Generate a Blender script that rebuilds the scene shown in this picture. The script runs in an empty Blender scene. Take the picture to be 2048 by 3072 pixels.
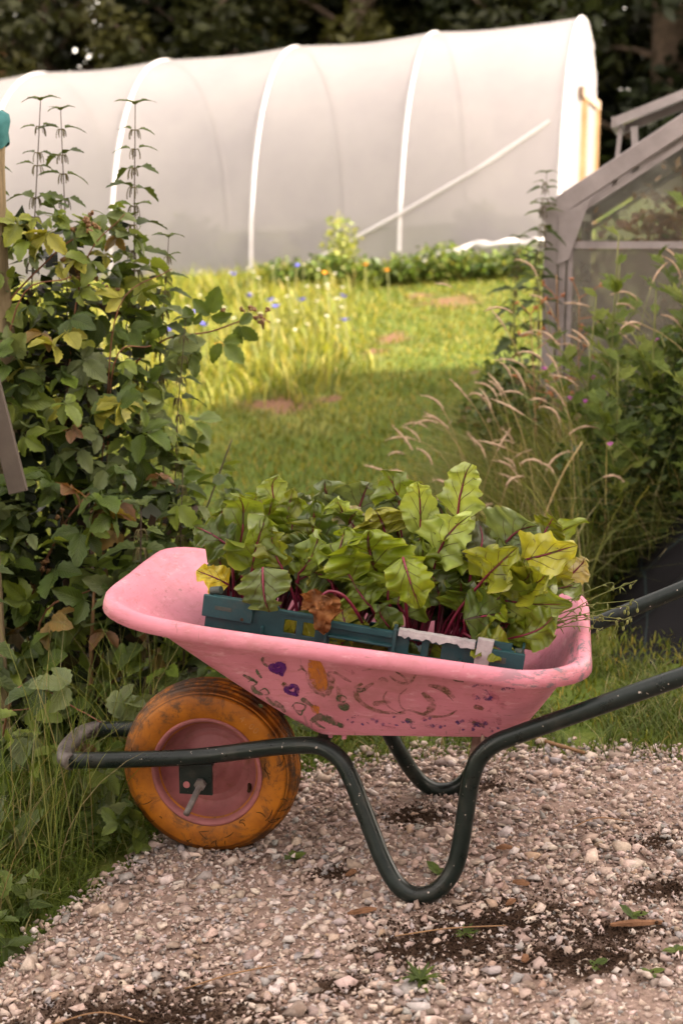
import bpy, bmesh, math, random
import numpy as np
from mathutils import Vector, Matrix, noise as mnoise

random.seed(7)
RNG = np.random.default_rng(11)
scene = bpy.context.scene
col = scene.collection
R = math.radians

# ------------------------------------------------------------------ camera, world, sun, exposure
cam_data = bpy.data.cameras.new("camera")
cam = bpy.data.objects.new("camera", cam_data)
col.objects.link(cam)
cam.location = (0, 0, 1.31)
cam.rotation_euler = (R(90 - 11.0), 0, 0)
cam_data.sensor_fit = 'VERTICAL'
cam_data.sensor_height = 36.0
cam_data.sensor_width = 24.0
cam_data.lens = 50.0
cam_data.clip_start = 0.05
cam_data.clip_end = 500
cam_data.dof.use_dof = True
cam_data.dof.focus_distance = 2.95
cam_data.dof.aperture_fstop = 3.6
scene.camera = cam

SUN_EL, SUN_AZ = R(31), R(97)          # azimuth clockwise from +Y
sun_dir = Vector((math.sin(SUN_AZ) * math.cos(SUN_EL), math.cos(SUN_AZ) * math.cos(SUN_EL), math.sin(SUN_EL)))
world = bpy.data.worlds.new("World")
scene.world = world
world.use_nodes = True
wn, wl = world.node_tree.nodes, world.node_tree.links
wn.clear()
w_out = wn.new("ShaderNodeOutputWorld")
w_bg = wn.new("ShaderNodeBackground")
w_sky = wn.new("ShaderNodeTexSky")
w_sky.sky_type = 'NISHITA'
w_sky.sun_disc = False
w_sky.sun_elevation = SUN_EL
w_sky.sun_rotation = SUN_AZ
w_sky.dust_density = 1.2
w_hsv = wn.new("ShaderNodeHueSaturation")
w_hsv.inputs['Saturation'].default_value = 0.30
w_tint = wn.new("ShaderNodeMixRGB")
w_tint.blend_type = 'MULTIPLY'
w_tint.inputs[0].default_value = 1.0
w_tint.inputs[2].default_value = (1.19, 0.98, 0.80, 1)
wl.new(w_sky.outputs[0], w_hsv.inputs['Color'])
wl.new(w_hsv.outputs[0], w_tint.inputs[1])
wl.new(w_tint.outputs[0], w_bg.inputs['Color'])
wl.new(w_bg.outputs[0], w_out.inputs['Surface'])
w_bg.inputs['Strength'].default_value = 0.15

sun_data = bpy.data.lights.new("sun", 'SUN')
sun_data.energy = 2.5
sun_data.angle = R(1.5)
sun_data.color = (1.0, 0.87, 0.70)
sun = bpy.data.objects.new("sun", sun_data)
col.objects.link(sun)
sun.location = (10, 3, 12)
sun.rotation_euler = sun_dir.to_track_quat('Z', 'Y').to_euler()

vs = scene.view_settings
vs.view_transform = 'Standard'
vs.look = 'None'
vs.exposure = 3.05
vs.gamma = 1.0
scene.cycles.use_denoising = True
scene.cycles.max_bounces = 8
scene.cycles.transparent_max_bounces = 16
scene.cycles.sample_clamp_indirect = 4.0

# ------------------------------------------------------------------ material helpers
class NT:
    def __init__(self, name):
        self.m = bpy.data.materials.new(name)
        self.m.use_nodes = True
        self.n, self.l = self.m.node_tree.nodes, self.m.node_tree.links
        self.n.clear()
        self.out = self.n.new("ShaderNodeOutputMaterial")
    def new(self, t, **kw):
        nd = self.n.new(t)
        for k, v in kw.items():
            setattr(nd, k, v)
        return nd
    def link(self, a, b):
        self.l.new(a, b)
    def val(self, sock, v):
        if hasattr(v, 'is_linked') or isinstance(v, bpy.types.NodeSocket):
            self.l.new(v, sock)
        else:
            sock.default_value = v
    def math(self, op, a, b=0.0, c=0.0, clamp=False):
        nd = self.new("ShaderNodeMath", operation=op, use_clamp=clamp)
        self.val(nd.inputs[0], a); self.val(nd.inputs[1], b)
        if op in ('MULTIPLY_ADD', 'SMOOTH_MIN', 'COMPARE'):
            self.val(nd.inputs[2], c)
        return nd.outputs[0]
    def mix(self, fac, a, b, mode='MIX'):
        nd = self.new("ShaderNodeMixRGB", blend_type=mode)
        self.val(nd.inputs[0], fac)
        for i, v in ((1, a), (2, b)):
            if isinstance(v, tuple):
                nd.inputs[i].default_value = (v[0], v[1], v[2], 1)
            else:
                self.val(nd.inputs[i], v)
        return nd.outputs[0]
    def noise(self, scale, detail=4, rough=0.55, vec=None, dist=0.0, out=0):
        nd = self.new("ShaderNodeTexNoise")
        nd.inputs['Scale'].default_value = scale
        nd.inputs['Detail'].default_value = detail
        nd.inputs['Roughness'].default_value = rough
        nd.inputs['Distortion'].default_value = dist
        if vec is not None:
            self.l.new(vec, nd.inputs['Vector'])
        return nd.outputs[out]
    def voro(self, scale, vec=None, feature='F1', out=0):
        nd = self.new("ShaderNodeTexVoronoi", feature=feature)
        nd.inputs['Scale'].default_value = scale
        if vec is not None:
            self.l.new(vec, nd.inputs['Vector'])
        return nd.outputs[out]
    def ramp(self, fac, stops):
        nd = self.new("ShaderNodeValToRGB")
        e = nd.color_ramp.elements
        while len(e) < len(stops):
            e.new(0.5)
        for i, (p, c) in enumerate(stops):
            e[i].position = p
            e[i].color = (c[0], c[1], c[2], 1) if isinstance(c, tuple) else (c, c, c, 1)
        self.val(nd.inputs[0], fac)
        return nd.outputs[0]
    def step(self, x, lo, hi):
        nd = self.new("ShaderNodeMapRange", interpolation_type='SMOOTHSTEP')
        self.val(nd.inputs[0], x)
        nd.inputs[1].default_value = lo; nd.inputs[2].default_value = hi
        nd.inputs[3].default_value = 0.0; nd.inputs[4].default_value = 1.0
        return nd.outputs[0]
    def coord(self, which='Object', scale=None):
        tc = self.new("ShaderNodeTexCoord")
        if scale is None:
            return tc.outputs[which]
        mp = self.new("ShaderNodeMapping")
        mp.inputs['Scale'].default_value = scale
        self.l.new(tc.outputs[which], mp.inputs['Vector'])
        return mp.outputs[0]
    def geo(self, which='Position'):
        return self.new("ShaderNodeNewGeometry").outputs[which]
    def attr(self, name='col'):
        return self.new("ShaderNodeAttribute", attribute_name=name).outputs['Color']
    def objcol(self):
        return self.new("ShaderNodeObjectInfo").outputs['Color']
    def bump(self, h, strength=0.3, dist=0.01):
        nd = self.new("ShaderNodeBump")
        nd.inputs['Strength'].default_value = strength
        nd.inputs['Distance'].default_value = dist
        self.l.new(h, nd.inputs['Height'])
        return nd.outputs[0]
    def bsdf(self, color, rough=0.6, spec=0.3, metal=0.0, normal=None):
        b = self.new("ShaderNodeBsdfPrincipled")
        if isinstance(color, tuple):
            b.inputs['Base Color'].default_value = (color[0], color[1], color[2], 1)
        else:
            self.l.new(color, b.inputs['Base Color'])
        self.val(b.inputs['Roughness'], rough)
        b.inputs['Specular IOR Level'].default_value = spec
        self.val(b.inputs['Metallic'], metal)
        if normal is not None:
            self.l.new(normal, b.inputs['Normal'])
        return b.outputs[0]
    def done(self, sh):
        self.l.new(sh, self.out.inputs['Surface'])
        return self.m
    def leafy(self, color, rough=0.5, spec=0.35, trans=0.35, normal=None, tint=(1.15, 1.05, 0.55)):
        b = self.bsdf(color, rough, spec, 0.0, normal)
        t = self.new("ShaderNodeBsdfTranslucent")
        self.l.new(self.mix(1.0, color, tint, 'MULTIPLY'), t.inputs['Color'])
        mx = self.new("ShaderNodeMixShader")
        mx.inputs[0].default_value = trans
        self.l.new(b, mx.inputs[1]); self.l.new(t.outputs[0], mx.inputs[2])
        return self.done(mx.outputs[0])

def simple(name, c1, c2, scale=20.0, rough=0.6, spec=0.3, bump=0.0, metal=0.0, detail=5, bdist=0.005):
    t = NT(name)
    v = t.coord()
    n = t.noise(scale, detail, 0.6, v)
    c = t.ramp(n, [(0.3, c1), (0.7, c2)])
    nm = t.bump(t.noise(scale * 3, 4, 0.6, v), bump, bdist) if bump else None
    return t.done(t.bsdf(c, rough, spec, metal, nm))

MAT = {}
def build_materials():
    # ---- gravel bed
    t = NT("gravel_bed")
    p = t.geo()
    n1 = t.noise(90, 6, 0.7, p)
    n2 = t.noise(9, 4, 0.6, p)
    c = t.ramp(n1, [(0.25, (0.10, 0.070, 0.055)), (0.5, (0.27, 0.195, 0.16)), (0.8, (0.42, 0.32, 0.27))])
    c = t.mix(t.step(n2, 0.45, 0.75), c, (0.17, 0.115, 0.09), 'MIX')
    sx = t.new("ShaderNodeSeparateXYZ"); t.link(p, sx.inputs[0])
    msk = None
    wob = t.math('MULTIPLY', t.math('SUBTRACT', t.noise(13, 6, 0.75, p), 0.5), 3.0)
    for (cx, cy, rx, ry) in SOIL:
        dx = t.math('DIVIDE', t.math('SUBTRACT', sx.outputs[0], cx), rx)
        dy = t.math('DIVIDE', t.math('SUBTRACT', sx.outputs[1], cy), ry)
        d = t.math('ADD', t.math('SQRT', t.math('ADD', t.math('MULTIPLY', dx, dx), t.math('MULTIPLY', dy, dy))), wob)
        k = t.math('SUBTRACT', 1.0, t.step(d, 0.6, 1.3))
        msk = k if msk is None else t.math('MAXIMUM', msk, k)
    c = t.mix(msk, c, t.ramp(n1, [(0.3, (0.028, 0.017, 0.011)), (0.7, (0.085, 0.052, 0.034))]))
    MAT['gravel_bed'] = t.done(t.bsdf(c, 0.95, 0.1, 0, t.bump(n1, 0.7, 0.008)))
    # ---- stones
    def stone(name, src):
        t = NT(name)
        base = t.attr() if src == 'attr' else t.objcol()
        p = t.geo()
        n = t.noise(160, 5, 0.65, p)
        n3 = t.noise(35, 3, 0.5, p)
        c = t.mix(0.55, base, t.ramp(n, [(0.3, 0.55), (0.7, 1.2)]), 'MULTIPLY')
        c = t.mix(t.math('MULTIPLY', t.step(n3, 0.52, 0.68), 0.55), c, (0.17, 0.115, 0.085))
        return t.done(t.bsdf(c, 0.88, 0.15, 0, t.bump(n, 0.35, 0.003)))
    MAT['stone_attr'] = stone("stone_small", 'attr')
    MAT['stone_obj'] = stone("stone_large", 'obj')
    MAT['soil'] = simple("dark_soil", (0.020, 0.012, 0.008), (0.065, 0.039, 0.026), 120, 0.95, 0.1, 0.6)
    # ---- lawn sheet
    t = NT("lawn_ground")
    p = t.geo()
    n1 = t.noise(1.3, 4, 0.6, p)
    n2 = t.noise(40, 5, 0.7, p)
    g = t.ramp(n2, [(0.25, (0.028, 0.045, 0.010)), (0.5, (0.075, 0.11, 0.018)), (0.8, (0.15, 0.17, 0.04))])
    g = t.mix(t.step(n1, 0.45, 0.7), g, (0.14, 0.15, 0.035))
    sx = t.new("ShaderNodeSeparateXYZ"); t.link(p, sx.inputs[0])
    msk = None
    for (cx, cy, rx, ry) in BARE:
        dx = t.math('DIVIDE', t.math('SUBTRACT', sx.outputs[0], cx), rx)
        dy = t.math('DIVIDE', t.math('SUBTRACT', sx.outputs[1], cy), ry)
        d = t.math('SQRT', t.math('ADD', t.math('MULTIPLY', dx, dx), t.math('MULTIPLY', dy, dy)))
        d = t.math('ADD', d, t.math('MULTIPLY', t.math('SUBTRACT', t.noise(5, 5, 0.7, p), 0.5), 3.4))
        k = t.math('SUBTRACT', 1.0, t.step(d, 0.35, 1.25))
        msk = k if msk is None else t.math('MAXIMUM', msk, k)
    soilc = t.ramp(n2, [(0.3, (0.07, 0.036, 0.022)), (0.7, (0.22, 0.125, 0.075))])
    c = t.mix(msk, g, soilc)
    MAT['lawn'] = t.done(t.bsdf(c, 0.95, 0.1, 0, t.bump(n2, 0.6, 0.02)))
    # ---- grasses (attr colour)
    t = NT("grass_blades")
    MAT['grass'] = t.leafy(t.attr(), 0.55, 0.25, 0.4)
    # ---- generic leaf by attribute / by object colour with veins along uv
    t = NT("foliage_mass")
    c = t.mix(0.5, t.attr(), t.ramp(t.noise(30, 2, 0.5, t.geo()), [(0.3, 0.6), (0.7, 1.2)]), 'MULTIPLY')
    MAT['foliage'] = t.leafy(c, 0.5, 0.3, 0.3)
    def veined(name, veins, slope, vcol, vw, rough, trans, spots, bumpk, spec=0.4):
        t = NT(name)
        tc = t.new("ShaderNodeTexCoord")
        uvn = t.new("ShaderNodeUVMap")
        wob = t.noise(5.0, 2, 0.5, tc.outputs['Object'])
        s = t.new("ShaderNodeSeparateXYZ"); t.link(uvn.outputs[0], s.inputs[0])
        u = t.math('ABSOLUTE', t.math('MULTIPLY_ADD', s.outputs[0], 2.0, -1.0))
        v = s.outputs[1]
        w = t.math('ADD', t.math('SUBTRACT', v, t.math('MULTIPLY', t.math('POWER', u, 0.85), slope)), t.math('MULTIPLY', wob, 0.30))
        fr = t.math('FRACT', t.math('MULTIPLY', w, veins))
        dist = t.math('ABSOLUTE', t.math('SUBTRACT', fr, 0.5))
        vein2 = t.math('SUBTRACT', 1.0, t.step(dist, vw * 0.35, vw))
        vein2 = t.math('MULTIPLY', vein2, t.math('SUBTRACT', 1.0, t.step(t.math('ADD', u, t.math('MULTIPLY', t.noise(9, 2, 0.5, tc.outputs['Object']), 0.5)), 0.5, 1.05)))
        mid = t.math('SUBTRACT', 1.0, t.step(u, 0.02, 0.06))
        vv = t.math('MAXIMUM', vein2, mid)
        base = t.objcol()
        n = t.noise(28, 4, 0.6, tc.outputs['Object'])
        n2 = t.noise(7, 3, 0.55, tc.outputs['Object'])
        c = t.mix(0.75, base, t.ramp(n2, [(0.3, (0.62, 0.66, 0.6)), (0.72, (1.35, 1.25, 1.0))]), 'MULTIPLY')
        c = t.mix(0.35, c, t.ramp(n, [(0.3, 0.6), (0.7, 1.25)]), 'MULTIPLY')
        c = t.mix(t.math('MULTIPLY', vv, vcol[3]), c, vcol[:3])
        if spots:
            sp = t.noise(60, 3, 0.6, tc.outputs['Object'])
            c = t.mix(t.math('MULTIPLY', t.step(sp, 0.66, 0.72), 0.7), c, (0.035, 0.025, 0.015))
            edge = t.step(t.math('ADD', u, t.math('MULTIPLY', n, 0.3)), 1.08, 1.2)
            c = t.mix(t.math('MULTIPLY', edge, 0.6), c, (0.28, 0.25, 0.05))
        h = t.math('MULTIPLY_ADD', vv, -1.0, t.math('MULTIPLY', n, 0.5))
        return t.leafy(c, rough, spec, trans, t.bump(h, bumpk, 0.004))
    MAT['beet_leaf'] = veined("beet_leaf", 4.2, 0.50, (0.06, 0.010, 0.018, 0.85), 0.045, 0.30, 0.42, True, 1.0, 0.5)
    MAT['bramble_leaf'] = veined("bramble_leaf", 9.0, 0.40, (0.16, 0.20, 0.06, 0.35), 0.22, 0.45, 0.32, False, 0.8, 0.4)
    MAT['nettle_leaf'] = veined("nettle_leaf", 6.0, 0.35, (0.05, 0.08, 0.02, 0.4), 0.2, 0.6, 0.3, False, 0.8, 0.25)
    t = NT("dry_leaf")
    n = t.noise(14, 5, 0.65, t.coord())
    MAT['dry_leaf'] = t.leafy(t.ramp(n, [(0.3, (0.05, 0.018, 0.006)), (0.55, (0.22, 0.085, 0.025)), (0.8, (0.45, 0.24, 0.09))]), 0.6, 0.3, 0.2, t.bump(n, 0.6, 0.01))
    t = NT("beet_stalk")
    n = t.noise(9, 3, 0.5, t.coord())
    MAT['stalk'] = t.done(t.bsdf(t.ramp(n, [(0.3, (0.10, 0.007, 0.022)), (0.7, (0.24, 0.020, 0.055))]), 0.38, 0.45))
    MAT['nettle_stem'] = simple("nettle_stem", (0.045, 0.022, 0.03), (0.10, 0.075, 0.05), 12, 0.6, 0.3)
    MAT['cane'] = simple("bramble_cane", (0.10, 0.035, 0.02), (0.22, 0.10, 0.05), 18, 0.6, 0.3)
    MAT['dead_cane'] = simple("dead_cane", (0.17, 0.09, 0.045), (0.32, 0.19, 0.10), 18, 0.7, 0.2)
    MAT['dark_twig'] = simple("dark_twig", (0.03, 0.018, 0.018), (0.07, 0.045, 0.04), 20, 0.7, 0.2)
    MAT['green_stem'] = simple("green_stem", (0.10, 0.12, 0.03), (0.22, 0.22, 0.07), 14, 0.6, 0.3)
    MAT['berry'] = simple("berry", (0.10, 0.045, 0.02), (0.24, 0.13, 0.045), 60, 0.5, 0.4)
    MAT['catkin'] = simple("nettle_catkin", (0.07, 0.055, 0.03), (0.15, 0.13, 0.06), 60, 0.8, 0.1)
    MAT['seed_head'] = simple("grass_seed_head", (0.36, 0.24, 0.16), (0.62, 0.46, 0.34), 45, 0.85, 0.1, 0.5)
    MAT['straw'] = simple("straw_stem", (0.28, 0.20, 0.09), (0.42, 0.32, 0.16), 15, 0.8, 0.1)
    MAT['pink_flower'] = simple("pink_flower", (0.42, 0.10, 0.36), (0.62, 0.22, 0.55), 40, 0.7, 0.1)
    MAT['blue_flower'] = simple("blue_flower", (0.09, 0.09, 0.55), (0.22, 0.22, 0.8), 40, 0.7, 0.1)
    MAT['white_flower'] = simple("white_flower", (0.75, 0.72, 0.60), (0.85, 0.82, 0.75), 40, 0.7, 0.1)
    MAT['orange_flower'] = simple("orange_flower", (0.7, 0.25, 0.02), (0.85, 0.4, 0.05), 40, 0.7, 0.1)
    MAT['rust_flower'] = simple("dried_flower", (0.24, 0.075, 0.035), (0.45, 0.20, 0.10), 40, 0.8, 0.1)
    MAT['bark'] = simple("bark", (0.05, 0.035, 0.025), (0.13, 0.095, 0.07), 8, 0.9, 0.1, 0.8, bdist=0.03)
    # ---- barrow: pink plastic tray
    t = NT("pink_plastic")
    v = t.coord()
    n = t.noise(6, 5, 0.65, v)
    st = t.noise(14, 5, 0.7, t.coord('Object', (1.0, 1.0, 6.0)))
    fine = t.noise(70, 4, 0.7, t.coord('Object', (0.35, 0.6, 2.2)))
    c = t.ramp(n, [(0.3, (0.47, 0.150, 0.205)), (0.7, (0.60, 0.225, 0.290))])
    c = t.mix(t.math('MULTIPLY', t.step(st, 0.50, 0.72), 0.5), c, (0.34, 0.12, 0.12))
    c = t.mix(t.math('MULTIPLY', t.step(fine, 0.60, 0.70), 0.55), c, (0.22, 0.09, 0.085))
    chalk = t.noise(34, 6, 0.75, t.coord('Object', (0.5, 0.5, 1.6)))
    c = t.mix(t.math('MULTIPLY', t.step(chalk, 0.55, 0.70), 0.35), c, (0.80, 0.50, 0.54))
    dirt = t.noise(4.5, 6, 0.7, v)
    c = t.mix(t.math('MULTIPLY', t.step(dirt, 0.46, 0.70), 0.5), c, (0.28, 0.11, 0.10))
    scr = t.noise(60, 3, 0.6, t.coord('Object', (0.9, 0.25, 0.12)))
    c = t.mix(t.math('MULTIPLY', t.step(scr, 0.66, 0.70), 0.6), c, (0.20, 0.10, 0.10))
    sx = t.new("ShaderNodeSeparateXYZ"); t.link(v, sx.inputs[0])
    scz = t.step(sx.outputs[0], 0.08, 0.24)
    sy = t.math('SUBTRACT', 1.0, t.step(sx.outputs[1], -0.12, 0.06))
    sz = t.step(sx.outputs[2], 0.470, 0.480)
    sn = t.noise(55, 5, 0.75, t.coord('Object', (0.5, 0.5, 1.4)))
    m = t.math('MULTIPLY', t.math('MULTIPLY', scz, sy), t.math('MULTIPLY', sz, t.step(sn, 0.48, 0.56)))
    c = t.mix(t.math('MULTIPLY', m, 0.85), c, (0.12, 0.115, 0.135))
    MAT['pink'] = t.done(t.bsdf(c, t.ramp(st, [(0.3, 0.42), (0.7, 0.62)]), 0.45, 0, t.bump(fine, 0.12, 0.002)))
    def paint(name, c, lo=0.40, hi=0.56, amax=0.85):
        t = NT(name)
        v = t.coord()
        n = t.noise(48, 5, 0.75, v)
        sn = t.noise(22, 5, 0.7, t.coord('Object', (3.0, 1.0, 1.0)))
        a = t.math('MULTIPLY', t.math('MULTIPLY', t.step(n, lo, hi), t.ramp(sn, [(0.35, 0.45), (0.6, 1.0)])), amax)
        b = t.bsdf(t.mix(t.noise(25, 3, 0.6, v), c, (c[0] * 0.55, c[1] * 0.6, c[2] * 0.6)), 0.6, 0.3)
        tr = t.new("ShaderNodeBsdfTransparent")
        mx = t.new("ShaderNodeMixShader")
        t.link(a, mx.inputs[0]); t.link(tr.outputs[0], mx.inputs[1]); t.link(b, mx.inputs[2])
        return t.done(mx.outputs[0])
    MAT['p_purple'] = paint("paint_purple", (0.10, 0.012, 0.16), 0.28, 0.40, 1.0)
    MAT['p_orange'] = paint("paint_orange", (0.60, 0.19, 0.02), 0.28, 0.48, 0.9)
    MAT['p_olive'] = paint("paint_olive", (0.17, 0.105, 0.035), 0.34, 0.64, 0.8)
    MAT['p_green'] = paint("paint_green", (0.085, 0.115, 0.055), 0.30, 0.52, 0.9)
    MAT['p_violet'] = paint("paint_violet", (0.12, 0.05, 0.22), 0.44, 0.54)
    MAT['p_magenta'] = paint("paint_magenta", (0.50, 0.05, 0.16), 0.45, 0.75)
    # ---- tube paint
    t = NT("dark_green_tube_paint")
    v = t.coord()
    n = t.noise(30, 5, 0.7, v)
    ch = t.noise(75, 4, 0.6, v)
    c = t.ramp(n, [(0.3, (0.004, 0.008, 0.007)), (0.7, (0.010, 0.017, 0.015))])
    dust = t.noise(11, 5, 0.7, v)
    c = t.mix(t.math('MULTIPLY', t.step(dust, 0.5, 0.72), 0.22), c, (0.10, 0.08, 0.065))
    chip = t.step(ch, 0.665, 0.70)
    c = t.mix(chip, c, (0.42, 0.36, 0.32))
    MAT['tube'] = t.done(t.bsdf(c, t.ramp(n, [(0.3, 0.24), (0.7, 0.40)]), 0.30, 0, t.bump(n, 0.08, 0.002)))
    MAT['bare_metal'] = simple("worn_metal", (0.045, 0.038, 0.036), (0.16, 0.135, 0.125), 40, 0.5, 0.4, 0.3, 0.3)
    # ---- tyre
    t = NT("orange_rubber")
    v = t.coord()
    n = t.noise(7, 5, 0.65, v)
    c = t.ramp(n, [(0.28, (0.15, 0.043, 0.005)), (0.52, (0.37, 0.120, 0.006)), (0.8, (0.55, 0.20, 0.010))])
    gr = t.noise(13, 7, 0.8, v, 0.8)
    c = t.mix(t.math('MULTIPLY', t.step(gr, 0.48, 0.62), 0.8), c, (0.045, 0.024, 0.013))
    sx = t.new("ShaderNodeSeparateXYZ"); t.link(v, sx.inputs[0])
    r2 = t.math('SQRT', t.math('ADD', t.math('MULTIPLY', sx.outputs[0], sx.outputs[0]), t.math('MULTIPLY', sx.outputs[2], sx.outputs[2])))
    tread = t.step(r2, 0.168, 0.184)
    mud = t.step(t.noise(24, 5, 0.7, v), 0.42, 0.58)
    c = t.mix(t.math('MULTIPLY', t.math('MULTIPLY', tread, mud), 0.88), c, (0.03, 0.019, 0.013))
    ay = t.math('ABSOLUTE', sx.outputs[1])
    gro = None
    for hh, ww in ((0.0449, 0.0009), (0.0407, 0.0009), (0.0364, 0.0010), (0.0258, 0.0016), (0.0151, 0.0016), (0.0015, 0.0030)):
        k = t.math('SUBTRACT', 1.0, t.step(t.math('ABSOLUTE', t.math('SUBTRACT', ay, hh)), ww * 0.5, ww * 1.5))
        gro = k if gro is None else t.math('MAXIMUM', gro, k)
    c = t.mix(t.math('MULTIPLY', t.math('MULTIPLY', gro, t.step(r2, 0.160, 0.168)), 0.9), c, (0.022, 0.013, 0.008))
    MAT['tyre'] = t.done(t.bsdf(c, 0.55, 0.35, 0, t.bump(gr, 0.25, 0.004)))
    t = NT("pink_rim_paint")
    v = t.coord()
    n = t.noise(12, 5, 0.65, v)
    c = t.ramp(n, [(0.3, (0.22, 0.075, 0.075)), (0.7, (0.38, 0.135, 0.14))])
    c = t.mix(t.math('MULTIPLY', t.step(t.noise(20, 5, 0.7, v), 0.5, 0.7), 0.6), c, (0.17, 0.07, 0.035))
    MAT['rim'] = t.done(t.bsdf(c, 0.6, 0.3, 0, t.bump(n, 0.15, 0.003)))
    MAT['crack'] = simple("tyre_crack", (0.03, 0.017, 0.01), (0.09, 0.045, 0.02), 40, 0.9, 0.1)
    MAT['tyre_letter'] = simple("tyre_letter", (0.30, 0.12, 0.03), (0.50, 0.22, 0.06), 40, 0.6, 0.3)
    # ---- crate
    t = NT("teal_plastic")
    v = t.coord()
    n = t.noise(22, 5, 0.7, v)
    c = t.ramp(n, [(0.3, (0.006, 0.040, 0.047)), (0.7, (0.016, 0.066, 0.074))])
    c = t.mix(t.math('MULTIPLY', t.step(t.noise(9, 5, 0.7, v), 0.5, 0.7), 0.5), c, (0.10, 0.085, 0.07))
    MAT['crate'] = t.done(t.bsdf(c, 0.45, 0.4, 0, t.bump(n, 0.1, 0.002)))
    MAT['peg'] = simple("grey_green_plastic", (0.03, 0.045, 0.04), (0.07, 0.08, 0.07), 30, 0.5, 0.3)
    MAT['tape'] = simple("paper_tape", (0.30, 0.27, 0.28), (0.44, 0.40, 0.41), 60, 0.8, 0.2, 0.4)
    # ---- polytunnel film
    t = NT("polythene_film")
    v = t.coord()
    n = t.noise(1.2, 4, 0.6, v)
    c = t.ramp(n, [(0.3, (0.41, 0.39, 0.42)), (0.7, (0.49, 0.465, 0.485))])
    d = t.bsdf(c, 0.35, 0.4, 0, t.bump(t.noise(2.2, 3, 0.5, v), 0.15, 0.05))
    tl = t.new("ShaderNodeBsdfTranslucent"); t.link(c, tl.inputs['Color'])
    m1 = t.new("ShaderNodeMixShader"); m1.inputs[0].default_value = 0.62
    t.link(d, m1.inputs[1]); t.link(tl.outputs[0], m1.inputs[2])
    tr = t.new("ShaderNodeBsdfTransparent"); tr.inputs[0].default_value = (0.95, 0.94, 0.94, 1)
    m2 = t.new("ShaderNodeMixShader")
    m2.inputs[0].default_value = 0.19
    t.link(m1.outputs[0], m2.inputs[1]); t.link(tr.outputs[0], m2.inputs[2])
    MAT['film'] = t.done(m2.outputs[0])
    MAT['hoop'] = simple("galvanised_hoop", (0.50, 0.48, 0.50), (0.60, 0.58, 0.60), 8, 0.45, 0.4)
    MAT['white_skirt'] = simple("white_film_fold", (0.50, 0.48, 0.48), (0.60, 0.58, 0.58), 10, 0.5, 0.3)
    MAT['timber'] = simple("timber", (0.34, 0.20, 0.10), (0.52, 0.33, 0.18), 6, 0.8, 0.2, 0.3)
    MAT['timber_dark'] = simple("weathered_timber", (0.17, 0.12, 0.09), (0.30, 0.22, 0.17), 7, 0.85, 0.15, 0.4)
    # ---- greenhouse
    MAT['alu'] = simple("dull_aluminium", (0.24, 0.205, 0.205), (0.36, 0.31, 0.31), 9, 0.5, 0.4, 0.05, 0.35)
    def glass(name, lo, hi, tint):
        t = NT(name)
        n = t.noise(2.5, 6, 0.7, t.coord())
        tr = t.new("ShaderNodeBsdfTransparent"); tr.inputs[0].default_value = (0.90, 0.92, 0.91, 1)
        gl = t.new("ShaderNodeBsdfGlossy"); gl.inputs['Roughness'].default_value = 0.06
        dd = t.bsdf(tint, 0.8, 0.2)
        tl = t.new("ShaderNodeBsdfTranslucent"); tl.inputs[0].default_value = (tint[0], tint[1], tint[2], 1)
        m0 = t.new("ShaderNodeMixShader"); m0.inputs[0].default_value = 0.6
        t.link(dd, m0.inputs[1]); t.link(tl.outputs[0], m0.inputs[2])
        m1 = t.new("ShaderNodeMixShader")
        t.link(t.ramp(n, [(0.3, lo), (0.75, hi)]), m1.inputs[0])
        t.link(tr.outputs[0], m1.inputs[1]); t.link(m0.outputs[0], m1.inputs[2])
        fr = t.new("ShaderNodeFresnel"); fr.inputs[0].default_value = 1.45
        m2 = t.new("ShaderNodeMixShader")
        t.link(fr.outputs[0], m2.inputs[0]); t.link(m1.outputs[0], m2.inputs[1]); t.link(gl.outputs[0], m2.inputs[2])
        return t.done(m2.outputs[0])
    MAT['glass'] = glass("dirty_glass", 0.35, 0.62, (0.42, 0.38, 0.33))
    MAT['glass_clear'] = glass("clear_glass", 0.03, 0.14, (0.45, 0.42, 0.38))
    MAT['glass_roof'] = glass("lit_look_glass", 0.55, 0.80, (0.55, 0.64, 0.58))  # roof panes given a pale milky colour to look lit from above
    MAT['teal_cloth'] = simple("teal_cloth", (0.02, 0.10, 0.105), (0.05, 0.17, 0.17), 25, 0.8, 0.2, 0.5)
    t = NT("post_wood")
    n = t.noise(9, 6, 0.7, t.coord('Object', (6, 6, 0.6)))
    MAT['post'] = t.done(t.bsdf(t.ramp(n, [(0.3, (0.11, 0.085, 0.05)), (0.7, (0.27, 0.21, 0.125))]), 0.9, 0.1, 0, t.bump(n, 0.6, 0.01)))
    MAT['grey_board'] = simple("grey_board", (0.05, 0.040, 0.034), (0.095, 0.076, 0.062), 5, 0.75, 0.2, 0.4)
    MAT['hose'] = simple("dark_green_hose", (0.006, 0.018, 0.016), (0.015, 0.03, 0.028), 20, 0.4, 0.4)
    t = NT("black_weed_fabric")
    v = t.coord()
    sx = t.new("ShaderNodeSeparateXYZ"); t.link(t.new("ShaderNodeUVMap").outputs[0], sx.inputs[0])
    la = t.math('ABSOLUTE', t.math('SUBTRACT', t.math('FRACT', t.math('MULTIPLY', sx.outputs[0], 5.0)), 0.5))
    lb = t.math('ABSOLUTE', t.math('SUBTRACT', t.math('FRACT', t.math('MULTIPLY', sx.outputs[1], 5.0)), 0.5))
    k = t.math('SUBTRACT', 1.0, t.step(t.math('MINIMUM', la, lb), 0.006, 0.02))
    c = t.mix(t.math('MULTIPLY', k, 0.6), (0.0045, 0.004, 0.0048), (0.02, 0.034, 0.034))
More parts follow.
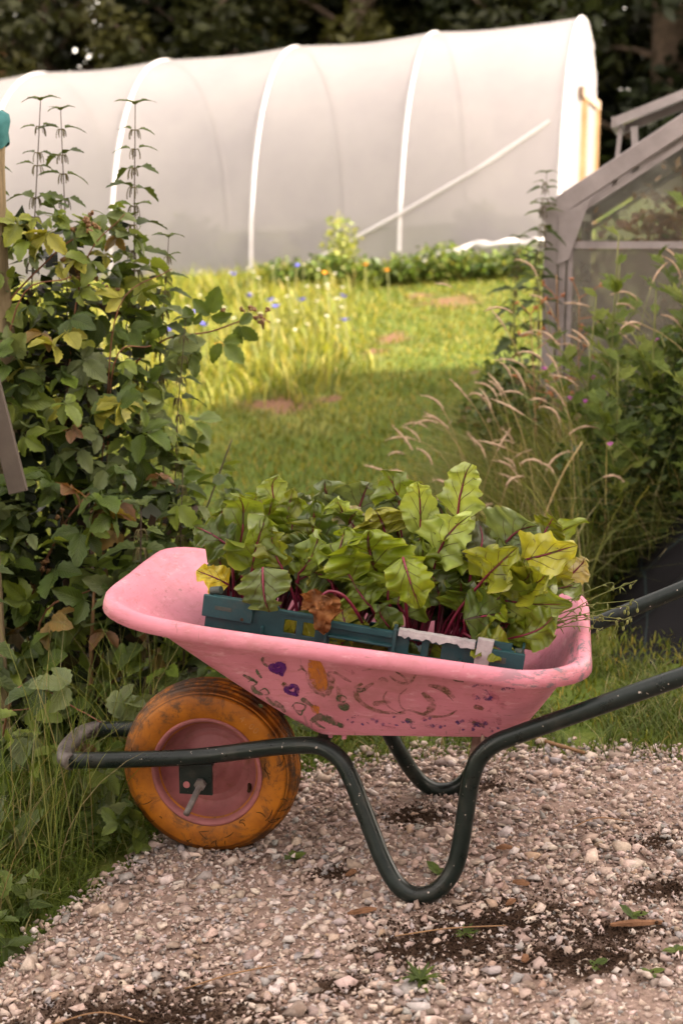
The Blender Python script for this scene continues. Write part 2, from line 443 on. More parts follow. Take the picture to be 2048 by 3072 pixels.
    MAT['fabric'] = t.done(t.bsdf(c, 0.65, 0.12, 0, t.bump(t.noise(40, 3, 0.5, v), 0.2, 0.004)))
    MAT['wood_chip'] = simple("wood_chip", (0.11, 0.055, 0.03), (0.24, 0.125, 0.07), 60, 0.85, 0.1, 0.5)
    MAT['block'] = simple("pale_block", (0.40, 0.33, 0.31), (0.52, 0.44, 0.42), 20, 0.9, 0.1, 0.4)

# ------------------------------------------------------------------ geometry helpers
def sm(x, a, b):
    t = min(1.0, max(0.0, (x - a) / (b - a)))
    return t * t * (3 - 2 * t)

def gz(x, y):
    """terrain height: hillside rising to the right and to the back"""
    xx = max(-7.0, min(7.0, x))
    z = 0.075 * (xx - 0.2)
    if y > 4.3:
        yy = min(y, 18.0)
        z += 0.112 * (yy - 4.3) * sm(y, 4.3, 5.6) ** 0.5
    return z

def gza(x, y):
    xx = np.clip(x, -7, 7)
    z = 0.075 * (xx - 0.2)
    t = np.clip((y - 4.3) / 1.3, 0, 1)
    s = (t * t * (3 - 2 * t)) ** 0.5
    return z + np.where(y > 4.3, 0.112 * (np.minimum(y, 18.0) - 4.3) * s, 0.0)

def mesh(name, verts, faces, uv=None, cols=None, smooth=True, mats=()):
    me = bpy.data.meshes.new(name)
    me.from_pydata([tuple(v) for v in verts], [], [tuple(f) for f in faces])
    if uv is not None:
        lay = me.uv_layers.new(name="UVMap")
        vi = np.empty(len(me.loops), dtype=np.int32)
        me.loops.foreach_get("vertex_index", vi)
        lay.data.foreach_set("uv", np.asarray(uv, dtype=np.float32)[vi].ravel())
    if cols is not None:
        a = me.color_attributes.new("col", 'FLOAT_COLOR', 'POINT')
        cc = np.ones((len(verts), 4), dtype=np.float32)
        cc[:, :3] = cols
        a.data.foreach_set("color", cc.ravel())
    if smooth:
        me.polygons.foreach_set("use_smooth", np.ones(len(me.polygons), dtype=bool))
    for m in mats:
        me.materials.append(MAT[m])
    me.update()
    return me

def fast_mesh(name, verts, tris, cols, mat, smooth=False):
    """numpy verts (n,3), tris (m,3)"""
    me = bpy.data.meshes.new(name)
    nv, nt = len(verts), len(tris)
    me.vertices.add(nv)
    me.vertices.foreach_set("co", np.ascontiguousarray(verts, dtype=np.float32).ravel())
    me.loops.add(nt * 3)
    me.loops.foreach_set("vertex_index", np.ascontiguousarray(tris, dtype=np.int32).ravel())
    me.polygons.add(nt)
    me.polygons.foreach_set("loop_start", np.arange(0, nt * 3, 3, dtype=np.int32))
    me.polygons.foreach_set("loop_total", np.full(nt, 3, dtype=np.int32))
    if smooth:
        me.polygons.foreach_set("use_smooth", np.ones(nt, dtype=bool))
    me.update(calc_edges=True)
    if cols is not None:
        a = me.color_attributes.new("col", 'FLOAT_COLOR', 'POINT')
        cc = np.ones((nv, 4), dtype=np.float32)
        cc[:, :3] = cols
        a.data.foreach_set("color", cc.ravel())
    me.materials.append(MAT[mat])
    return me

def add(name, me, parent=None, loc=None, rot=None, scale=None, color=None, mat=None):
    o = bpy.data.objects.new(name, me)
    col.objects.link(o)
    if parent is not None:
        o.parent = parent
    if loc is not None: o.location = loc
    if rot is not None: o.rotation_euler = rot
    if scale is not None: o.scale = scale if hasattr(scale, '__len__') else (scale,) * 3
    if color is not None: o.color = (color[0], color[1], color[2], 1)
    if mat is not None:
        me.materials.clear(); me.materials.append(MAT[mat])
    return o

def tag(o, label=None, cat=None, group=None, kind=None):
    if label: o["label"] = label
    if cat: o["category"] = cat
    if group: o["group"] = group
    if kind: o["kind"] = kind
    return o

def thing(name, label, cat, loc=(0, 0, 0), rotz=0.0, group=None):
    o = bpy.data.objects.new(name, None)
    o.empty_display_size = 0.1
    col.objects.link(o)
    o.location = loc
    o.rotation_euler = (0, 0, rotz)
    return tag(o, label, cat, group)

def catmull(pts, n):
    P = [Vector(p) for p in pts]
    P = [P[0] * 2 - P[1]] + P + [P[-1] * 2 - P[-2]]
    out = []
    for i in range(1, len(P) - 2):
        p0, p1, p2, p3 = P[i - 1:i + 3]
        for k in range(n):
            t = k / n
            out.append(0.5 * ((2 * p1) + (p2 - p0) * t + (2 * p0 - 5 * p1 + 4 * p2 - p3) * t * t + (3 * p1 - p0 - 3 * p2 + p3) * t ** 3))
    out.append(P[-2])
    return out

def tube_geo(pts, rad, seg=8, cap=True):
    """verts, faces of a swept tube; rad: number or list"""
    P = [Vector(p) for p in pts]
    n = len(P)
    rr = [rad] * n if not hasattr(rad, '__len__') else rad
    V, F = [], []
    t0 = (P[1] - P[0]).normalized()
    up = Vector((0, 0, 1)) if abs(t0.z) < 0.9 else Vector((1, 0, 0))
    nrm = t0.cross(up).normalized()
    for i in range(n):
        t = (P[min(i + 1, n - 1)] - P[max(i - 1, 0)])
        t = t.normalized() if t.length > 1e-9 else t0
        nrm = (nrm - t * nrm.dot(t))
        nrm = nrm.normalized() if nrm.length > 1e-6 else t.orthogonal().normalized()
        b = t.cross(nrm)
        for k in range(seg):
            a = 2 * math.pi * k / seg
            V.append(P[i] + (nrm * math.cos(a) + b * math.sin(a)) * rr[i])
    for i in range(n - 1):
        for k in range(seg):
            k2 = (k + 1) % seg
            F.append((i * seg + k, i * seg + k2, (i + 1) * seg + k2, (i + 1) * seg + k))
    if cap:
        F.append(tuple(range(seg - 1, -1, -1)))
        F.append(tuple((n - 1) * seg + k for k in range(seg)))
    return V, F

class MB:
    """collect several shapes into one mesh"""
    def __init__(self): self.v, self.f, self.uv = [], [], []
    def geo(self, V, F):
        b = len(self.v)
        self.v += [Vector(v) for v in V]
        self.f += [tuple(i + b for i in f) for f in F]
        return self
    def box(self, x0, x1, y0, y1, z0, z1, M=None):
        V = [Vector((x, y, z)) for z in (z0, z1) for y in (y0, y1) for x in (x0, x1)]
        if M is not None: V = [M @ v for v in V]
        return self.geo(V, [(0, 2, 3, 1), (4, 5, 7, 6), (0, 1, 5, 4), (2, 6, 7, 3), (0, 4, 6, 2), (1, 3, 7, 5)])
    def bar(self, a, b, w, h, up=(0, 0, 1)):
        a, b = Vector(a), Vector(b)
        t = (b - a).normalized()
        s = t.cross(Vector(up)).normalized()
        u = s.cross(t)
        V = [p + s * (w / 2 * i) + u * (h / 2 * j) for p in (a, b) for i, j in ((-1, -1), (1, -1), (1, 1), (-1, 1))]
        return self.geo(V, [(3, 2, 1, 0), (4, 5, 6, 7), (0, 1, 5, 4), (1, 2, 6, 5), (2, 3, 7, 6), (3, 0, 4, 7)])
    def tube(self, pts, rad, seg=8):
        return self.geo(*tube_geo(pts, rad, seg))
    def lathe(self, prof, seg, axis='Y'):
        """prof: list of (r, h); closed if first==last"""
        V, F = [], []
        n = len(prof)
        for i in range(seg):
            a = 2 * math.pi * i / seg
            for r, h in prof:
                V.append((r * math.cos(a), h, r * math.sin(a)) if axis == 'Y' else (r * math.cos(a), r * math.sin(a), h))
        for i in range(seg):
            j = (i + 1) % seg
            for k in range(n - 1):
                F.append((i * n + k, i * n + k + 1, j * n + k + 1, j * n + k))
        return self.geo(V, F)
    def ball(self, c, r, seg=6, rings=4, sq=(1, 1, 1)):
        V, F = [], []
        for i in range(rings + 1):
            ph = math.pi * i / rings
            for k in range(seg):
                a = 2 * math.pi * k / seg
                V.append((c[0] + r * sq[0] * math.sin(ph) * math.cos(a), c[1] + r * sq[1] * math.sin(ph) * math.sin(a), c[2] + r * sq[2] * math.cos(ph)))
        for i in range(rings):
            for k in range(seg):
                k2 = (k + 1) % seg
                F.append((i * seg + k, (i + 1) * seg + k, (i + 1) * seg + k2, i * seg + k2))
        return self.geo(V, F)
    def build(self, name, mat, parent=None, smooth=False, bevel=0.0, **kw):
        me = mesh(name, self.v, self.f, smooth=smooth, mats=(mat,))
        o = add(name, me, parent, **kw)
        if bevel:
            m = o.modifiers.new("bevel", 'BEVEL'); m.width = bevel; m.segments = 2; m.limit_method = 'ANGLE'
        return o

SOIL = [(0.29, 2.53, 0.17, 0.10), (0.18, 2.44, 0.16, 0.07), (0.42, 2.36, 0.18, 0.08), (0.17, 3.05, 0.08, 0.06), (-0.38, 2.24, 0.30, 0.13),
        (0.66, 2.60, 0.12, 0.05), (0.66, 2.83, 0.05, 0.03), (0.5, 2.45, 0.10, 0.05), (-0.02, 2.78, 0.05, 0.03), (0.36, 3.2, 0.06, 0.04), (0.0, 2.32, 0.06, 0.03)]
# bare earth patches on the lawn: centre x, y, radius x, y
BARE = [(-0.36, 8.0, 0.24, 0.26), (-0.08, 8.05, 0.14, 0.12), (0.84, 11.1, 0.28, 0.34), (0.62, 11.5, 0.14, 0.2), (0.33, 9.7, 0.15, 0.22), (0.2, 9.3, 0.10, 0.12), (-1.3, 12.2, 0.4, 0.2)]
build_materials()

# ================================================================== SETTING
def axis_steps(a, b, fine_a, fine_b, fine, coarse):
    out, x = [], a
    while x < b:
        out.append(x)
        x += fine if fine_a <= x <= fine_b else coarse
    out.append(b)
    return out

def make_lawn():
    xs = axis_steps(-60, 60, -4, 4.5, 0.16, 2.5)
    ys = axis_steps(-12, 140, 1.2, 18.5, 0.16, 3.0)
    V, F = [], []
    for y in ys:
        for x in xs:
            b = 0.02 * mnoise.noise(Vector((x * 1.3, y * 1.3, 0))) if y > 3.8 else 0.0
            V.append((x, y, gz(x, y) + b))
    n = len(xs)
    for j in range(len(ys) - 1):
        for i in range(n - 1):
            F.append((j * n + i, j * n + i + 1, (j + 1) * n + i + 1, (j + 1) * n + i))
    o = add("lawn", mesh("lawn", V, F, mats=('lawn',)))
    tag(o, "sloping green lawn with bare earth patches behind the wheelbarrow", "lawn", kind="structure")
make_lawn()

EDGE = [(-3.0, 1.2), (-1.2, 1.9), (-0.8, 2.30), (-0.66, 2.50), (-0.5, 2.88), (-0.36, 3.18), (-0.1, 3.40), (0.25, 3.50), (0.6, 3.42), (0.85, 3.34), (1.2, 3.42), (1.8, 3.5), (4.0, 3.6)]
def edge_y(x):
    x = np.asarray(x, dtype=float)
    return np.interp(x, [e[0] for e in EDGE], [e[1] for e in EDGE])

def make_path():
    xs = np.arange(-3.0, 4.0, 0.05)
    V, F = [], []
    nr = 40
    for x in xs:
        e = float(edge_y(x)) + 0.05 * mnoise.noise(Vector((x * 6, 0, 3)))
        for k in range(nr):
            y = -1.5 + (e + 1.5) * (k / (nr - 1)) ** 0.6
            z = gz(x, y) + (0.012 if k < nr - 1 else -0.02)
            z += 0.006 * mnoise.noise(Vector((x * 5, y * 5, 1)))
            V.append((x, y, z))
    for i in range(len(xs) - 1):
        for k in range(nr - 1):
            F.append((i * nr + k, (i + 1) * nr + k, (i + 1) * nr + k + 1, i * nr + k + 1))
    o = add("gravel_path", mesh("gravel_path", V, F, mats=('gravel_bed',)))
    return tag(o, "path of crushed pale limestone gravel under the wheelbarrow", "path", kind="structure")
path = make_path()

def hull_shape(npts, flat, seed):
    rnd = random.Random(seed)
    bm = bmesh.new()
    for i in range(npts):
        v = Vector((rnd.gauss(0, 1), rnd.gauss(0, 1), rnd.gauss(0, 1))).normalized()
        v = Vector((v.x * rnd.uniform(0.85, 1.1), v.y * rnd.uniform(0.6, 0.9), v.z * flat))
        bm.verts.new(v * rnd.uniform(0.85, 1.0))
    r = bmesh.ops.convex_hull(bm, input=bm.verts)
    bad = [g for g in r["geom_interior"] if isinstance(g, bmesh.types.BMVert)]
    if bad: bmesh.ops.delete(bm, geom=list(set(bad)), context='VERTS')
    bmesh.ops.triangulate(bm, faces=bm.faces)
    bm.normal_update()
    bm.verts.ensure_lookup_table()
    V = np.array([v.co[:] for v in bm.verts]); 
    bm.verts.index_update()
    T = np.array([[v.index for v in f.verts] for f in bm.faces])
    bm.free()
    return V, T

def soil_mask(x, y):
    m = np.zeros_like(x)
    for cx, cy, rx, ry in SOIL:
        d = np.sqrt(((x - cx) / rx) ** 2 + ((y - cy) / ry) ** 2)
        m = np.maximum(m, np.clip(1.25 - d, 0, 1))
    return np.clip(m, 0, 1)

def stone_colors(n):
    base = np.array([[0.56, 0.435, 0.37], [0.66, 0.53, 0.46], [0.44, 0.33, 0.275], [0.40, 0.365, 0.35], [0.66, 0.57, 0.53], [0.46, 0.33, 0.25], [0.30, 0.235, 0.205]])
    w = np.array([0.27, 0.22, 0.14, 0.13, 0.12, 0.05, 0.07])
    c = base[RNG.choice(len(base), n, p=w)]
    return np.clip(c * RNG.uniform(0.64, 1.0, (n, 1)) * RNG.uniform(0.96, 1.04, (n, 3)), 0, 1)

def scatter(shapes, xy, size, cols, zoff, tilt=0.5):
    """batch copies of hull shapes -> one vertex/triangle soup"""
    n = len(xy)
    VV, TT, CC = [], [], []
    base = 0
    which = RNG.integers(0, len(shapes), n)
    az = RNG.uniform(0, 2 * math.pi, n)
    tx, ty = RNG.normal(0, tilt, n), RNG.normal(0, tilt, n)
    zz = gza(xy[:, 0], xy[:, 1])
    for s, (V, T) in enumerate(shapes):
        idx = np.nonzero(which == s)[0]
        if not len(idx): continue
        P = V[None, :, :] * size[idx][:, None, None]
        ca, sa = np.cos(tx[idx])[:, None], np.sin(tx[idx])[:, None]
        y2 = P[:, :, 1] * ca - P[:, :, 2] * sa
        z2 = P[:, :, 1] * sa + P[:, :, 2] * ca
        cb, sb = np.cos(ty[idx])[:, None], np.sin(ty[idx])[:, None]
        x3 = P[:, :, 0] * cb + z2 * sb
        z3 = -P[:, :, 0] * sb + z2 * cb
        cc, sc = np.cos(az[idx])[:, None], np.sin(az[idx])[:, None]
        X = x3 * cc - y2 * sc + xy[idx, 0][:, None]
        Y = x3 * sc + y2 * cc + xy[idx, 1][:, None]
        Z = z3 + zz[idx][:, None] + zoff[idx][:, None]
        nv = V.shape[0]
        VV.append(np.stack([X, Y, Z], -1).reshape(-1, 3))
        TT.append((T[None] + (np.arange(len(idx)) * nv)[:, None, None] + base).reshape(-1, 3))
        CC.append(np.repeat(cols[idx], nv, 0))
        base += nv * len(idx)
    return np.concatenate(VV), np.concatenate(TT), np.concatenate(CC)

def make_stones():
    small = [hull_shape(7, 0.62, s) for s in range(10)]
    mid = [hull_shape(9, 0.42, 50 + s) for s in range(10)]
    def region(n, thin):
        x = RNG.uniform(-1.15, 1.5, n); y = RNG.uniform(1.75, 3.62, n)
        e = edge_y(x) + RNG.normal(0, 0.035, n)
        k = y < e
        x, y = x[k], y[k]
        keep = RNG.random(len(x)) > soil_mask(x, y) * thin
        return np.stack([x[keep], y[keep]], -1)
    # fine chippings
    a = region(56000, 0.80)
    sa = RNG.uniform(0.003, 0.0082, len(a)) * RNG.choice([1.0, 1.25], len(a))
    va, ta, ca = scatter(small, a, sa, stone_colors(len(a)), 0.012 + sa * RNG.uniform(-0.2, 0.5, len(a)))
    b = region(17000, 0.82)
    sb = 0.0075 + 0.0125 * RNG.random(len(b)) ** 2.4
    vb, tb, cb = scatter(mid, b, sb, stone_colors(len(b)), 0.012 + sb * RNG.uniform(0.0, 0.45, len(b)), 0.35)
    V = np.concatenate([va, vb]); T = np.concatenate([ta, tb + len(va)]); C = np.concatenate([ca, cb])
    o = add("gravel", fast_mesh("gravel", V, T, C, 'stone_attr'), path)
    tag(o, kind="stuff")
    # the three hundred largest, one object each
    metas = [fast_mesh("stone", *hull_shape(10, 0.48, 200 + s), None, 'stone_obj') for s in range(14)]
    spots = [(-0.455, 2.83, 0.034), (-0.43, 2.90, 0.022), (-0.40, 2.80, 0.020), (-0.585, 2.47, 0.030), (-0.55, 2.52, 0.022), (0.30, 2.70, 0.026), (0.52, 2.76, 0.028), (0.50, 2.67, 0.026),
             (0.40, 2.79, 0.022), (-0.10, 2.95, 0.024), (-0.49, 2.68, 0.034), (-0.40, 2.62, 0.026), (-0.33, 2.70, 0.020), (0.07, 2.42, 0.020), (0.16, 2.55, 0.022), (0.30, 2.46, 0.014),
             (-0.32, 2.92, 0.022), (-0.25, 2.55, 0.022), (-0.17, 2.45, 0.024), (0.56, 2.95, 0.026), (0.62, 2.98, 0.022), (0.45, 3.0, 0.020), (0.6, 2.4, 0.02), (-0.52, 2.35, 0.022)]
    P = region(1600, 0.6)
    k = 0
    while len(spots) < 300:
        x, y = P[k]; k += 1
        if (x < -0.75 or x > 1.05 or y < 2.0): continue
        spots.append((x, y, 0.0165 + 0.016 * random.random() ** 2))
    cs = stone_colors(300)
    for (x, y, s), c in zip(spots, cs):
        add("stone", metas[random.randrange(14)], path, (x, y, gz(x, y) + 0.012 + s * 0.18), (random.gauss(0, 0.22), random.gauss(0, 0.22), random.uniform(0, 6.28)), s, c)
    # soil crumbs
    pts = []
    for cx, cy, rx, ry in SOIL:
        n = int(60000 * rx * ry * 2.2)
        a = RNG.uniform(0, 6.283, n)
        r = RNG.random(n) ** 0.7 * (1.05 + 0.35 * np.sin(a * 3 + cx * 40) + 0.2 * np.sin(a * 7 + cy * 30))
        pts.append(np.stack([cx + rx * r * np.cos(a) + RNG.normal(0, 0.02, n), cy + ry * r * np.sin(a) + RNG.normal(0, 0.02, n)], -1))
    p = np.concatenate(pts)
    p = p[p[:, 1] < edge_y(p[:, 0]) - 0.01]
    s = 0.0010 + 0.0050 * RNG.random(len(p)) ** 2.6
    v, t, c = scatter(small, p, s, np.full((len(p), 3), 0.03), np.full(len(p), 0.0145) + s * RNG.uniform(0.0, 1.6, len(p)), 0.9)
    tag(add("soil_crumbs", fast_mesh("soil_crumbs", v, t, c, 'soil'), path), kind="stuff")
make_stones()

# ---------------------------------------------------------------- grasses
def blades(xy, h, w, lean, cols, seg=4, zbase=None, droop=0.6, lean_dir=None):
    """arching tapered blades -> verts, tris, colours (numpy)"""
    n = len(xy)
    z0 = gza(xy[:, 0], xy[:, 1]) if zbase is None else zbase
    az = RNG.uniform(0, 2 * math.pi, n) if lean_dir is None else lean_dir + RNG.normal(0, 0.7, n)
    dx, dy = np.cos(az), np.sin(az)
    fa = az + math.pi / 2 + RNG.normal(0, 0.6, n)
    sx, sy = np.cos(fa), np.sin(fa)
    rows = []
    for i in range(seg + 1):
        t = i / seg
        off = lean * h * (t ** 1.9)
        zz = h * (t - droop * lean * 0.55 * t ** 2.6)
        ww = w * (1 - t) ** 0.7 * (0.55 + 0.9 * min(t * 3, 0.5)) if i < seg else np.zeros(n)
        cx = xy[:, 0] + dx * off; cy = xy[:, 1] + dy * off; cz = z0 + zz
        if i < seg:
            rows.append(np.stack([cx - sx * ww, cy - sy * ww, cz], -1))
            rows.append(np.stack([cx + sx * ww, cy + sy * ww, cz], -1))
        else:
            rows.append(np.stack([cx, cy, cz], -1))
    V = np.stack(rows, 1)
    k = V.shape[1]
    T = []
    for i in range(seg - 1):
        a = 2 * i
        T += [(a, a + 1, a + 3), (a, a + 3, a + 2)]
    a = 2 * (seg - 1)
    T += [(a, a + 1, a + 2)]
    T = np.array(T)
    TT = (T[None] + (np.arange(n) * k)[:, None, None]).reshape(-1, 3)
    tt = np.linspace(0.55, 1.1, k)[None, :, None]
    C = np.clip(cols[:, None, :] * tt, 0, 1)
    return V.reshape(-1, 3), TT, C.reshape(-1, 3)

def grass_cols(n, pal, w, j=0.25):
    c = np.array(pal)[RNG.choice(len(pal), n, p=w)]
    return c * RNG.uniform(1 - j, 1 + j, (n, 1)) * RNG.uniform(0.93, 1.07, (n, 3))

GREEN = [(0.075, 0.12, 0.018), (0.125, 0.175, 0.025), (0.19, 0.23, 0.045), (0.34, 0.27, 0.12)]
LAWN = [(0.085, 0.118, 0.015), (0.145, 0.172, 0.020), (0.23, 0.225, 0.032), (0.34, 0.28, 0.07)]

def in_bare(x, y):
    m = np.zeros(len(x), bool)
    for cx, cy, rx, ry in BARE:
        m |= ((x - cx) / rx) ** 2 + ((y - cy) / ry) ** 2 < 0.05 + 0.75 * RNG.random(len(x)) * (1 + np.sin(x * 17 + y * 9))
    return m

def make_lawn_grass():
    n = 110000
    y = 3.5 + (13.4 - 3.5) * RNG.random(n) ** 0.9
    x = RNG.uniform(-0.40, 0.36, n) * y + 0.0
    k = (y > edge_y(x) + 0.12) & ~in_bare(x, y) & ~((x > 0.95) & (y > 5.8) & (y < 9)) 
    # path trodden on the right of the strip is shorter
    x, y = x[k], y[k]
    m = np.clip((0.1 + 0.04 * (y - 8) - x) / 0.5, 0, 1) * np.clip((y - 7.9) / 0.8, 0, 1)      # meadow strip on the left
    h = RNG.uniform(0.025, 0.055, len(x)) * (1 + 2.6 * m * RNG.random(len(x)))
    patch = np.array([mnoise.noise(Vector((a * 1.6, b * 1.6, 4))) for a, b in zip(x, y)])
    c = grass_cols(len(x), LAWN, [0.34, 0.36, 0.2, 0.1]) * (1 + 0.35 * patch[:, None])
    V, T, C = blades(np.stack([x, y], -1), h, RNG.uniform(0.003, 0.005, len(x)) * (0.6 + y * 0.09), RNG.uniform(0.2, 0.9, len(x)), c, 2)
    tag(add("lawn_grass", fast_mesh("lawn_grass", V, T, C, 'grass')), "short mown grass covering the sunlit lawn", "grass", kind="stuff")
    # tall flowering meadow strip
    n = 9000
    y = RNG.uniform(7.9, 13.0, n); x = RNG.uniform(-3.2, 0.35, n) - 0.02 * (13 - y)
    k = (x < 0.02 + 0.045 * (y - 8) + RNG.normal(0, 0.12, n)) & ~in_bare(x, y)
    x, y = x[k], y[k]
    V, T, C = blades(np.stack([x, y], -1), RNG.uniform(0.08, 0.28, len(x)) * (0.6 + 0.6 * RNG.random(len(x))), RNG.uniform(0.004, 0.009, len(x)), RNG.uniform(0.2, 1.1, len(x)),
                     grass_cols(len(x), [(0.20, 0.23, 0.03), (0.30, 0.30, 0.045), (0.42, 0.38, 0.12), (0.10, 0.14, 0.02)], [0.35, 0.3, 0.15, 0.2]), 3)
    tag(add("meadow_grass", fast_mesh("meadow_grass", V, T, C, 'grass')), "tall pale flowering meadow grass on the left of the lawn", "grass", kind="stuff")
make_lawn_grass()

def make_verges():
    # left verge beside the wheel
    n = 42000
    x = RNG.uniform(-1.35, 0.30, n); y = RNG.uniform(1.9, 4.4, n)
    e = edge_y(x)
    d = y - e + RNG.normal(0, 0.03, n) + 0.09 * np.sin(x * 19 + y * 5) * np.sin(y * 13 + 1)
    k = (d > 0.0) & (x < -0.05 + 0.25 * RNG.random(n)) & (x > -1.1)
    x, y, d = x[k], y[k], d[k]
    h = RNG.uniform(0.04, 0.17, len(x)) * np.clip(0.35 + d * 1.3, 0.35, 1.25)
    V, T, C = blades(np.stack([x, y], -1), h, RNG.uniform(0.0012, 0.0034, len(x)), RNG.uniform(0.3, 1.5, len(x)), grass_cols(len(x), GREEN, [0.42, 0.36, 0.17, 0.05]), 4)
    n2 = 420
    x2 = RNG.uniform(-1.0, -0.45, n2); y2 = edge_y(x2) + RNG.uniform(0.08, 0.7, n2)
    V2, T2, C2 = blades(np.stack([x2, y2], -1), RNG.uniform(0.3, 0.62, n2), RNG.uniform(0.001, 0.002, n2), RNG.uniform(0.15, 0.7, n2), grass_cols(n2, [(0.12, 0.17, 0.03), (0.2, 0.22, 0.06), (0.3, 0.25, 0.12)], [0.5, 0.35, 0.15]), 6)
    V = np.concatenate([V, V2]); T = np.concatenate([T, T2 + len(C)]); C = np.concatenate([C, C2])
    tag(add("verge_grass", fast_mesh("verge_grass", V, T, C, 'grass')), "long green grass beside the orange wheel at the path edge", "grass", kind="stuff")
    # strip right of the barrow between gravel and fabric
    n = 16000
    x = RNG.uniform(0.05, 1.7, n); y = RNG.uniform(3.3, 4.6, n)
    e = edge_y(x)
    pn = np.array([mnoise.noise(Vector((a * 4, b * 4, 9))) for a, b in zip(x, y)])
    k = (y > e + 0.05 - 0.22 * RNG.random(n) ** 3) & (pn > -0.28) & ~((x > 0.78) & (y > 4.02)) & ~((x > 0.95) & (y > 3.85) & (RNG.random(n) < 0.8))
    x, y, pn = x[k], y[k], pn[k]
    h = RNG.uniform(0.03, 0.10, len(x)) * (1 + 0.9 * np.clip(pn, 0, 1))
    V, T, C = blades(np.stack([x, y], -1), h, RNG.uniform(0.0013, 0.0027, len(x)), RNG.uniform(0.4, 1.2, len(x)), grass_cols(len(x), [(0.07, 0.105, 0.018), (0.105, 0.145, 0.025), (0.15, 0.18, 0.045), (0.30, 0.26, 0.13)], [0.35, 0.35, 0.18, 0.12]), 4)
    tag(add("path_grass", fast_mesh("path_grass", V, T, C, 'grass')), "patchy low grass between the gravel and the black fabric", "grass", kind="stuff")
    # tall tussock on the right
    n = 20000
    y = RNG.uniform(4.35, 6.3, n); x = RNG.uniform(0.18, 1.9, n)
    left = 0.30 + 0.22 * (y - 4.3) * 0.9
    k = (x > left + RNG.normal(0, 0.07, n)) & ~((x > 0.80) & (y < 4.80)) & ~((x > 1.0) & (y > 5.75))
    x, y = x[k], y[k]
    hh = RNG.uniform(0.2, 0.62, len(x)) * np.clip(0.35 + (x - 0.25) * 1.4, 0.4, 1.1)
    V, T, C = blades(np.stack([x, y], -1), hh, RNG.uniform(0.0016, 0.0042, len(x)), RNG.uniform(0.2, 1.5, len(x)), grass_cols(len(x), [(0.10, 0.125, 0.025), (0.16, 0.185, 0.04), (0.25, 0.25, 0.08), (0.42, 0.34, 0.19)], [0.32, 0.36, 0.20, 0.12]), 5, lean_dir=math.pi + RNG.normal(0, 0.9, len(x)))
    tag(add("tussock_grass", fast_mesh("tussock_grass", V, T, C, 'grass')), "tall arching grass tussocks in front of the greenhouse", "grass", kind="stuff")
make_verges()

# ================================================================== WHEELBARROW
BO = Vector((0.197, 2.90, 0.006))
BROT = R(-9.0)
BM = Matrix.Translation(BO) @ Matrix.Rotation(BROT, 4, 'Z')
barrow = thing("wheelbarrow", "pink plastic garden wheelbarrow with orange tyre and dark green tube frame on the gravel", "wheelbarrow", BO, BROT)

def rounded(corners, radii, nc=8, ns=14):
    """closed outline: per corner an arc (nc+1 pts) then ns-1 pts along the side to the next corner"""
    n = len(corners)
    arcs = []
    for i in range(n):
        p = Vector(corners[i]); a = Vector(corners[i - 1]); b = Vector(corners[(i + 1) % n])
        da, db = (a - p).normalized(), (b - p).normalized()
        ang = math.acos(max(-1, min(1, da.dot(db))))
        tl = radii[i] / math.tan(ang / 2)
        s, e = p + da * tl, p + db * tl
        arc = []
        for k in range(nc + 1):
            t = k / nc
            arc.append(s * (1 - t) ** 2 + p * (2 * t * (1 - t)) + e * t * t)
        arcs.append(arc)
    out = []
    for i in range(n):
        out += arcs[i]
        e, s = arcs[i][-1], arcs[(i + 1) % n][0]
        for k in range(1, ns):
            out.append(e + (s - e) * (k / ns))
    return out, arcs

T_RIM = [(-0.638, -0.285), (0.300, -0.315), (0.300, 0.315), (-0.638, 0.285)]
T_BOT = [(-0.235, -0.165), (0.185, -0.185), (0.185, 0.185), (-0.235, 0.165)]
rim_pts, rim_arcs = rounded(T_RIM, [0.135, 0.11, 0.11, 0.135])
bot_pts, bot_arcs = rounded(T_BOT, [0.05] * 4)
def z_rim(x): return float(np.interp(x, [-0.66, -0.55, -0.4, -0.14, 0.19, 0.34], [0.596, 0.570, 0.549, 0.527, 0.499, 0.508]))
def z_bot(x): return 0.300 + 0.06 * (x + 0.235)

def make_tray():
    V, F = [], []
    n = len(rim_pts)
    levels = [0, 0.02, 0.06, 0.14, 0.26, 0.4, 0.55, 0.7, 0.84, 0.94, 1.0]
    rings = 0
    for t in levels:
        lat = t ** 0.92
        for i in range(n):
            p = bot_pts[i].lerp(rim_pts[i], lat)
            z = z_bot(bot_pts[i].x) * (1 - t) + z_rim(rim_pts[i].x) * t
            V.append((p.x, p.y, z))
        rings += 1
    for (d, dz) in ((0.006, 0.0022), (0.0120, 0.0010), (0.0160, -0.0030), (0.0180, -0.0090), (0.0205, -0.0250)):
        for i in range(n):
            a, b = rim_pts[i - 1], rim_pts[(i + 1) % n]
            tg = (b - a).normalized()
            nr = Vector((tg.y, -tg.x))
            p = rim_pts[i] + nr * d
            wob = 0.0012 * mnoise.noise(Vector((p.x * 9, p.y * 9, 0)))
            V.append((p.x, p.y, z_rim(rim_pts[i].x) + dz + wob))
        rings += 1
    for r in range(rings - 1):
        for i in range(n):
            j = (i + 1) % n
            F.append((r * n + i, r * n + j, (r + 1) * n + j, (r + 1) * n + i))
    F.append(tuple(range(n - 1, -1, -1)))
    me = mesh("tray", V, F, mats=('pink',))
    me.set_sharp_from_angle(angle=R(38))
    o = add("tray", me, barrow)
    m = o.modifiers.new("thickness", 'SOLIDIFY'); m.thickness = 0.004; m.offset = -1
    tag(o, "pink tray painted with faded hearts, corn and a pumpkin outline")
    return o
tray = make_tray()

